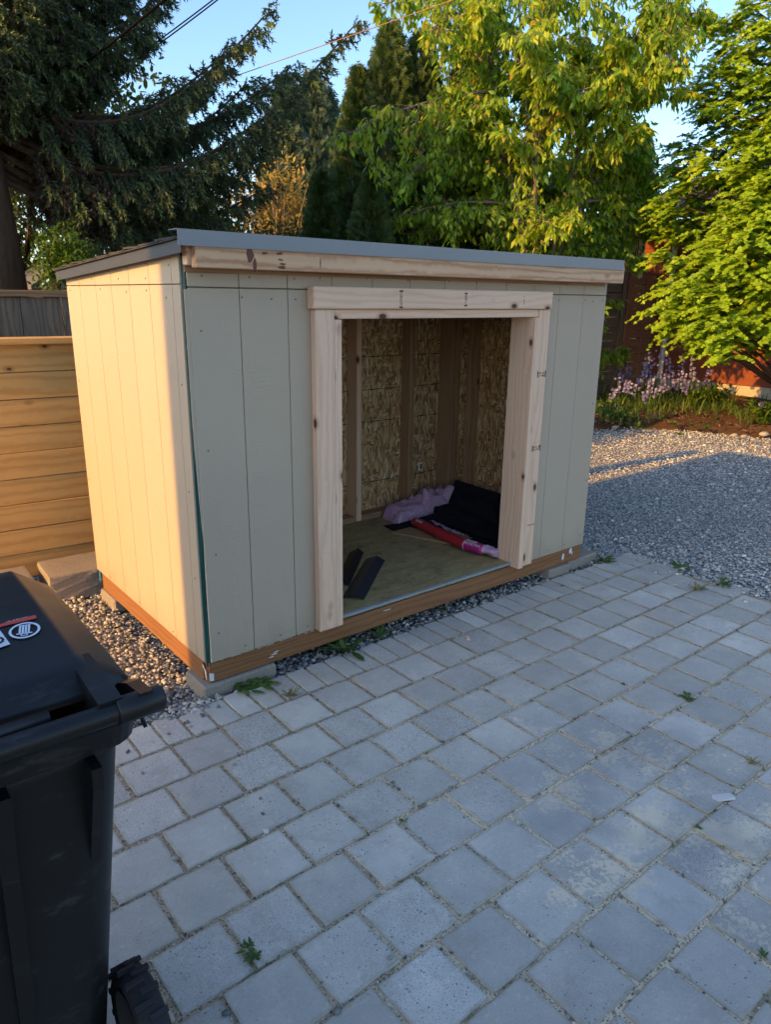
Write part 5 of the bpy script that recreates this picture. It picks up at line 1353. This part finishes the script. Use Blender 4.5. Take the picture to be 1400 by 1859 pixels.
panel(pa_+.03, pb_+.10, 4.85, 'brownfence', 'reddish brown slatted fence panel beside the red house downspout')
panel(pa_-1.75, pa_+.02, 4.87, 'grey', 'grey weathered slatted fence panel next to the shed edge')

# ------------------------------------------------------------------ deck with railing behind the cherry tree
dy0 = 5.6; dk = empty('deck', (8.4, dy0+1, G)); tag(dk, 'brown raised wooden deck with railing behind the cherry tree', 'deck')
zt_ = ony(1040, 400, dy0)[2]; xl, xr = ony(770, 420, dy0)[0], ony(1165, 420, dy0)[0]
box_obj('top_rail', M['deck_x'], dk, xl, xr, dy0-.06, dy0+.08, zt_-.04, zt_, .004)
box_obj('sub_rail', M['deck_x'], dk, xl, xr, dy0-.02, dy0+.02, zt_-.16, zt_-.075, .003); box_obj('bottom_rail', M['deck_x'], dk, xl, xr, dy0-.02, dy0+.02, zt_-.95, zt_-.87, .003)
x = xl+.08; i = 0
while x < xr:
    box_obj('baluster', M['deck_z'], dk, x, x+.04, dy0-.045, dy0-.021, zt_-1.0, zt_-.08, .002); x += .135
for k in range(5):
    x = xl+(xr-xl-.1)*k/4; box_obj('post', M['deck_z'], dk, x, x+.1, dy0-.02, dy0+.08, G-.2, zt_+.08 if k else zt_-.041, .004) if False else box_obj('post', M['deck_z'], dk, x, x+.1, dy0+.021, dy0+.12, G-.2, zt_-.041, .004)
for k in range(14): box_obj('deck_board', M['deck_x'], dk, xl, xr, dy0+.13+k*.145, dy0+.27+k*.145, zt_-1.04, zt_-1.005, .003)
box_obj('rim_joist', M['deck_x'], dk, xl, xr, dy0+.122, dy0+.129, zt_-1.25, zt_-1.045, .003)
# patio umbrellas standing on it
def umbrella(c, r, h, mat, label):
    u = empty('patio_umbrella', (c[0], c[1], c[2]-h)); tag(u, label, 'umbrella', 'umbrellas on the deck')
    m = MB(); n = 8; ap = np.array(c)+np.array([0, 0, r*.33]); rim = [np.array(c)+np.array([r*math.cos(6.2832*k/n+.3), r*math.sin(6.2832*k/n+.3), 0]) for k in range(n)]
    mm = MB(); vs = [ap-c]+[q-c for q in rim]+[q-c-np.array([0, 0, .12]) for q in rim]; fs = [(0, 1+k, 1+(k+1) % n) for k in range(n)]+[(1+k, 1+n+k, 1+n+(k+1) % n, 1+(k+1) % n) for k in range(n)]; mm.add(vs, fs)
    o = link_mesh('canopy', mm.mesh('canopy'), M[mat], u, c)
    m.tube([np.array(c)-np.array([0, 0, h]), ap+np.array([0, 0, .08])], .022, 8); m.build('pole', M['trim_white'], u)
    m = MB()
    for q in rim: m.tube([ap-np.array([0, 0, .08]), q-np.array([0, 0, .02])], .008, 5, False)
    m.build('ribs', M['trim_white'], u)
ca = ony(905, 332, 6.5); umbrella(ca, 1.0, ca[2]-(zt_-1.0), 'canvas_stripe', 'blue and white striped patio umbrella behind the cherry leaves')
cb = ony(1058, 338, 6.9); umbrella(cb, .95, cb[2]-(zt_-1.0), 'canvas_navy', 'dark navy patio umbrella right of the striped one')

# small neighbour's shed roof left of the spruce trunk
c1 = ony(60, 521, 7.6); c2 = ony(128, 478, 7.6); wd = c2[0]-c1[0]
nb = empty('garden_shed', (c2[0], 8.4, G)); tag(nb, 'small pale shed with a grey gable roof peeking over the dark fence', 'shed')
xe, xr_, ze, zr = c1[0], c2[0], c1[2], c2[2]; x2 = 2*xr_-xe
m = MB(); m.add([(xe+.1, 7.6, G), (x2-.1, 7.6, G), (x2-.1, 7.6, ze+.02), (xr_, 7.6, zr-.03), (xe+.1, 7.6, ze+.02)], [(0, 1, 2, 3, 4)]); m.box(xe+.1, x2-.1, 7.61, 9.4, G, ze); m.build('wall', M['stucco'], nb)
m = MB(); m.prism([(xe-.05, 7.5, ze-.03), (xr_, 7.5, zr), (xr_, 7.5, zr+.05), (xe-.05, 7.5, ze+.02)], (0, 0, 0), (0, 2.0, 0)); m.prism([(xr_, 7.5, zr), (x2+.05, 7.5, ze-.03), (x2+.05, 7.5, ze+.02), (xr_, 7.5, zr+.05)], (0, 0, 0), (0, 2.0, 0)); m.build('roof', M['roof_grey'], nb)

# overhead cables
def cable(name, a, b, r, mat, label, sag=.01):
    p = [a+(b-a)*s-np.array([0, 0, sag*4*s*(1-s)]) for s in np.linspace(0, 1, 24)]; tag(MB().tube(p, r, 6).build(name, M[mat], None, True), label, 'cable', 'overhead cables')
cable('overhead_cable', atd(330, -28, 6.0), atd(140, 125, 8.0), .010, 'cable', 'thick black overhead cable crossing the spruce at upper left')
cable('overhead_cable', atd(430, -28, 9.0), atd(235, 118, 9.0), .0065, 'cable', 'upper of two thin dark cables running into the spruce')
cable('overhead_cable', atd(422, -28, 9.1), atd(225, 118, 9.1), .0065, 'cable', 'lower of two thin dark cables running into the spruce')
cable('overhead_cable', atd(900, -27, 6.0), atd(330, 172, 9.0), .0034, 'cable_copper', 'thin copper coloured cable crossing the blue sky', 0.0)

# ------------------------------------------------------------------ house beyond the left edge, whose shade lies over the paving
hs = empty('neighbour_house', (-9.5, -6, G)); tag(hs, 'beige two-storey house outside the left edge of the picture', 'house')
HC = .175+6.5*math.tan(-SUN_PHI)+.0
m = MB(); m.box(-11.5, -6.5, -3.6, HC, G-.1, 4.3); m.build('wall', M['stucco'], hs)
m = MB(); m.prism([(-11.9, HC+.0, 4.301), (-6.1, HC+.0, 4.301), (-9.0, HC+.0, 5.8)], (0, 0, 0), (0, -4.2, 0)); m.build('roof', M['roof_grey'], hs)
for y in (-1.3, -3.2):
    for z in (.8, 2.8):
        w_ = box_obj('window', M['trim_white'], hs, -6.499, -6.46, y, y+1.2, z, z+1.2, .003); box_obj('pane', M['glass'], w_, -6.459, -6.452, y+.08, y+1.12, z+.08, z+1.12, .001)
# ------------------------------------------------------------------ garden bed plants
bz = lambda x, y: G+.07
gg = np.random.default_rng(77)
def strap_leaves(n, xs, ys, zs, lmin, lmax, wid, g):
    """arching blades, 5 segments"""
    Vs, Fs, Rn = [], [], []; b = 0
    for i in range(n):
        az = g.uniform(0, 6.2832); L = g.uniform(lmin, lmax); o = np.array([xs[i], ys[i], zs[i]]); d = np.array([math.cos(az), math.sin(az), 0]); s_ = np.array([-d[1], d[0], 0]); arch = g.uniform(.5, 1.3); r = g.random()
        for k in range(6):
            t_ = k/5; p = o+d*L*t_*arch*.55+np.array([0, 0, L*(t_-.45*arch*t_*t_)]); w = wid*(1-t_**2)*.5+.0008; Vs += [p-s_*w, p+s_*w]; Rn += [r, r]
        for k in range(5): q = b+2*k; Fs += [(q, q+1, q+3), (q, q+3, q+2)]
        b += 12
    return np.array(Vs), np.array(Fs), np.array(Rn)
def clump(px0, px1, py0, py1, n):
    P = [onz(gg.uniform(px0, px1), gg.uniform(py0, py1), G+.05) for _ in range(n)]; return np.array(P)
Pb = np.concatenate([clump(1090, 1290, 712, 748, 420), clump(1085, 1180, 735, 768, 160), clump(1280, 1330, 715, 745, 60), clump(1180, 1340, 740, 758, 150), clump(1340, 1400, 735, 775, 60)])
V, F, R_ = strap_leaves(len(Pb), Pb[:, 0], Pb[:, 1], Pb[:, 2]-.02, .18, .42, .016, gg)
tag(link_mesh('bluebell_leaves', fast_mesh('bluebell_leaves', V, F, R_), M['blade']), 'dense strap-shaped green leaves around the bluebells', 'foliage', kind='stuff')
# bluebells: stem and nodding flowers
ORD = 'first second third fourth fifth sixth seventh eighth ninth tenth eleventh twelfth thirteenth fourteenth fifteenth sixteenth seventeenth eighteenth nineteenth twentieth twenty-first twenty-second twenty-third twenty-fourth twenty-fifth twenty-sixth twenty-seventh twenty-eighth twenty-ninth thirtieth'.split()
def bluebell(p, h, seed, label):
    g = np.random.default_rng(seed); e = empty('bluebell', p); tag(e, label, 'flower', 'bluebells in the garden bed')
    m = MB(); lean = g.normal(size=2)*.03; top = np.array([p[0]+lean[0], p[1]+lean[1], p[2]+h]); m.tube([p, (np.array(p)+top)/2, top], [.004, .0035, .0025], 5, False); m.build('stem', M['blade'], e)
    Vs, Fs, Rn, b = [], [], [], 0
    for k in range(int(g.integers(13, 20))):
        t_ = .50+.5*g.random(); c = np.array(p)+(top-np.array(p))*t_; az = g.uniform(0, 6.2832); d = np.array([math.cos(az), math.sin(az), -.45]); c = c+d*.026; r0 = .0185*g.uniform(.7, 1.2)
        s1 = unit(np.cross(d, (0, 0, 1))); s2 = unit(np.cross(d, s1)); rn = g.random(); n = 5
        ring = [c-d*.010+ (s1*math.cos(6.2832*j/n)+s2*math.sin(6.2832*j/n))*r0*.5 for j in range(n)]+[c+d*.016+(s1*math.cos(6.2832*j/n)+s2*math.sin(6.2832*j/n))*r0*1.25 for j in range(n)]
        Vs += ring; Rn += [rn]*2*n
        for j in range(n): Fs += [(b+j, b+(j+1) % n, b+n+(j+1) % n), (b+j, b+n+(j+1) % n, b+n+j)]
        b += 2*n
    link_mesh('blossoms', fast_mesh('blossoms', np.array(Vs), np.array(Fs), np.array(Rn)), M['bluebell'], e)
spots = [(1122, 740, .42), (1130, 736, .38), (1138, 742, .40), (1146, 738, .33), (1160, 735, .62), (1166, 733, .58), (1152, 730, .36), (1176, 740, .40), (1184, 742, .34), (1192, 735, .74), (1207, 730, .72), (1212, 734, .46), (1222, 733, .44), (1231, 729, .70), (1236, 735, .52), (1250, 730, .76), (1247, 734, .5), (1240, 738, .36), (1112, 742, .3), (1171, 730, .74), (1180, 728, .75), (1168, 729, .7), (1276, 726, .46), (1174, 750, .30), (1120, 728, .5), (1137, 726, .55), (1200, 738, .42), (1256, 736, .42), (1376, 752, .18), (1216, 730, .56)]
for i, (px, py, h) in enumerate(sorted(spots)):
    p = onz(px, py, G+.05); bluebell(tuple(p), h*1.05, 100+i, ('tall' if h > .55 else 'short' if h < .38 else 'mid-height')+' lilac bluebell stalk, '+ORD[i]+' from the left in the bed')
# leafy low plants in the bed
def rosette(name, p, n, L, mat, label, group, cat='weed', seed=0, up=.35, wid=1.0):
    g = np.random.default_rng(seed); az = g.uniform(0, 6.2832, n); d = np.stack([np.cos(az), np.sin(az), g.uniform(up*.2, up*1.6, n)], 1)
    TV = LEAF_V*np.array([1, wid, 1.0]); V, F, R_ = scatter(TV, LEAF_F, np.tile(np.array(p), (n, 1))+g.normal(size=(n, 3))*np.array([.2, .2, .02])*L, frames(unit(d), np.array([[0, 0, 1.0]])), L*g.uniform(.55, 1.15, n), g.random(n))
    o = link_mesh(name, fast_mesh(name, V-np.array(p), F, R_), M[mat], None, p); tag(o, label, cat, group); return o
def leafy(px, py, h, n, label, seed, mat='shrub', size=.06):
    p = onz(px, py, G+.05); g = np.random.default_rng(seed); e = empty('garden_plant', p); tag(e, label, 'plant', 'leafy plants in the garden bed')
    m = MB(); Ps, Ds = [], []
    for k in range(9):
        az = g.uniform(0, 6.2832); t_ = np.array(p)+np.array([math.cos(az)*h*.7, math.sin(az)*h*.7, h*g.uniform(.6, 1.1)]); m.tube([p, (np.array(p)+t_)/2+np.array([0, 0, .04]), t_], [.005, .004, .002], 4, False)
        for _ in range(n//9):
            s = g.uniform(.25, 1); Ps.append(np.array(p)+(t_-np.array(p))*s+g.normal(size=3)*.02); Ds.append(unit(g.normal(size=3)+np.array([math.cos(az), math.sin(az), .1])))
    m.build('stems', M['blade'], e); k = len(Ps); V, F, R_ = scatter(LEAF_V, LEAF_F, np.array(Ps), frames(np.array(Ds), unit(g.normal(size=(k, 3))*.4+np.array([0, 0, 1.0]))), size*g.uniform(.6, 1.2, k), g.random(k)); link_mesh('leaves', fast_mesh('leaves', V, F, R_), M[mat], e)
leafy(1268, 738, .36, 420, 'bushy bright green plant right of the bluebells', 1, size=.075); leafy(1295, 735, .30, 260, 'ferny green plant against the pale foundation', 2, size=.08); leafy(1130, 765, .16, 260, 'dark low plant beside the shed edge', 3, 'weed', .07); leafy(1100, 755, .2, 260, 'broad leaved plant at the left end of the bed', 4, 'weed', .08); leafy(1395, 770, .28, 220, 'bright green plant cut by the right picture edge', 5, size=.1); leafy(1320, 740, .12, 130, 'small low green plant by the foundation', 6, size=.06)
for i, (px, py, L) in enumerate([(1160, 778, .16), (1222, 772, .10), (1260, 775, .09), (1235, 790, .07), (1284, 778, .1), (1300, 765, .1), (1335, 758, .13), (1372, 770, .1), (1195, 762, .13), (1350, 750, .14)]):
    p = onz(px, py, G+.05); rosette('bed_weed', p, 14, L, 'weed', ['grassy tuft at the gravel edge of the bed', 'small clover weed left of the bare soil patch', 'single pale seedling in the bare soil', 'tiny yellow green weed on the gravel edge', 'upright seedling right of the bare soil patch', 'weed in the middle of the mulch', 'leafy weed below the foundation', 'weed left of the pale rock', 'tuft of weed in front of the bluebells', 'weed near the foundation under the red siding'][i], 'weeds in the garden bed', seed=200+i, up=.8, wid=.8)
# rocks
for i, (px, py, r, lb) in enumerate([(1388, 788, .085, 'round tan rock at the right edge of the bed'), (1352, 792, .06, 'flat pale rock left of the round tan rock'), (1335, 790, .05, 'pale stone at the mulch edge'), (1192, 757, .045, 'pale stone below the bluebells'), (1215, 760, .035, 'small pale stone in the shaded soil'), (1118, 775, .05, 'whitish stone beside the dark low plant'), (1368, 798, .05, 'low pale rock half in the gravel')]):
    p = onz(px, py, G+.03); g = np.random.default_rng(300+i); Vv = ICO_V*(1+.15*g.normal(size=(12, 1)))*np.array([1.2, .9, .55])*r; me = fast_mesh('rock', Vv, ICO_F, None, True)
    o = link_mesh('rock', me, M['rock'], None, p); tag(o, lb, 'rock', 'rocks in the garden bed'); sb = o.modifiers.new('s', 'SUBSURF'); sb.levels = sb.render_levels = 1

# ------------------------------------------------------------------ weeds around the paving
def dandelion(px, py, n, L, label, seed, mat='weed', up=.35, wid=.75):
    p = onz(px, py, G+.004); rosette('weed', p, n, L, mat, label, 'weeds around the paving', seed=seed, up=up, wid=wid)
dandelion(470, 1240, 16, .095, 'dandelion leaves beside the block under the shed corner', 1); dandelion(438, 1252, 10, .07, 'dandelion leaves left of the block at the shed corner', 2)
dandelion(625, 1178, 20, .10, 'dandelion clump under the skid below the left door trim', 3, up=.7); dandelion(690, 1153, 14, .075, 'weed clump under the skid below the doorway', 4, up=.7); dandelion(805, 1106, 9, .045, 'tiny weed under the skid right of the doorway clump', 14, up=.7)
dandelion(527, 1262, 26, .045, 'dry brown tuft between pavers near the shed corner', 5, 'dry_weed', 1.0, .4); dandelion(1248, 1265, 26, .034, 'flat grey green weed in the paver joints at right', 6)
dandelion(462, 1738, 26, .022, 'green weed in a paver joint at the bottom left', 7, up=.5); dandelion(456, 1720, 12, .03, 'moss strand above the bottom left weed', 17, up=.4)
dandelion(736, 1490, 8, .016, 'small sprout on a paver in the middle of the paving', 8); dandelion(1268, 1502, 12, .014, 'sprout in the joint below the paper scrap', 9); dandelion(1385, 1735, 10, .018, 'sprout in a joint at the lower right', 10, up=.8)
dandelion(1270, 1072, 16, .06, 'dry tuft between the pavers and the gravel', 11, 'dry_weed', .9, .4); dandelion(1237, 1030, 22, .07, 'weed patch at the paving edge beside the gravel', 12, up=.4); dandelion(1095, 1020, 16, .07, 'weed at the right corner of the shed', 13, up=.6); dandelion(1310, 1060, 16, .06, 'flowering weed patch at the far paving edge', 15, up=.5)
dandelion(715, 1420, 9, .014, 'moss sprout in a middle joint', 18); dandelion(1365, 1385, 12, .035, 'dry sprout in a joint at the right', 19, 'dry_weed', .8, .4)
# loose pebbles on the pavers
g = np.random.default_rng(55); pm = []
for i in range(4):
    me = fast_mesh('pebble', ICO_V*(1+.13*g.normal(size=(12, 1)))*np.array([1.15, .9, .65]), ICO_F, np.full(12, .12+.16*i), True); me.materials.append(M['pebble']); pm.append(me)
for i, (px, py, r) in enumerate(sorted([(612, 1835, .010), (410, 1838, .009), (318, 1557, .009), (477, 1477, .006), (473, 1449, .006), (367, 1329, .008), (340, 1310, .009), (345, 1318, .007), (335, 1312, .006), (367, 1298, .011), (308, 1305, .007), (396, 1282, .008), (258, 1403, .007), (232, 1364, .008), (425, 1387, .007), (572, 1268, .008), (811, 1303, .007), (306, 1332, .007), (708, 1739, .007), (1043, 1232, .005), (505, 1208, .012), (530, 1216, .010), (838, 1198, .006), (1021, 1063, .008), (980, 1124, .007)], key=lambda q: -q[1])):
    p = onz(px, py, G+r*.5); o = link_mesh('pebble', pm[i % 4], None, None, p, (0, 0, i*1.3)); o.scale = (r, r, r); tag(o, 'loose pebble on the paving, '+ORD[i]+' counted up from the picture bottom', 'pebble', 'loose pebbles on the paving')
# scraps
p = onz(1313, 1447, G+.003); m = MB(); m.add([(-.030, -.004, .0), (-.018, -.018, .002), (.026, -.012, .001), (.030, -.002, .004), (.024, .013, .003), (-.022, .010, .001)], [tuple(range(6))]); o = link_mesh('paper_scrap', m.mesh('paper_scrap'), M['paper'], None, p, (0, 0, -.62)); o.scale = (1.35, 1.2, 1); sl = o.modifiers.new('t', 'SOLIDIFY'); sl.thickness = .0015
tag(o, 'whitish paper scrap lying on the pavers at right', 'scrap')
p = onz(850, 1159, G+.004); m = MB(); vs, fs = cbox((.021, .007, .003), .001); m.add(vs, fs); tag(link_mesh('wood_chip', m.mesh('wood_chip'), M['fir_x'], None, p, (0, .05, .9)), 'pale wood offcut on the pavers below the doorway', 'wood chip')
# bright ornaments on the deck railing
for i, (px, py, mt, lb) in enumerate([(1120, 412, 'litter_blue', 'blue pinwheel ornament at the deck railing'), (1188, 405, 'litter_blue', 'small blue ornament near the red house corner'), (1108, 432, 'litter_orange', 'orange pinwheel ornament on the deck railing'), (1117, 466, 'litter_blue', 'blue scrap just above the right end of the shed roof')]):
    p = ony(px, py, 5.45); m = MB(); n = 6
    for k in range(n):
        a = 6.2832*k/n; d = np.array([math.cos(a), 0, math.sin(a)])*.07; s_ = np.array([-math.sin(a), 0, math.cos(a)])*.032; m.add([(0, 0, 0), d*.6-s_, d+np.array([0, -.02, 0]), d*.6+s_], [(0, 1, 2, 3)])
    m.tube([(0, .01, 0), (0, .01, -.3)], .004, 5); tag(link_mesh('garden_ornament', m.mesh('garden_ornament'), M[mt], None, p), lb, 'ornament', 'garden ornaments')
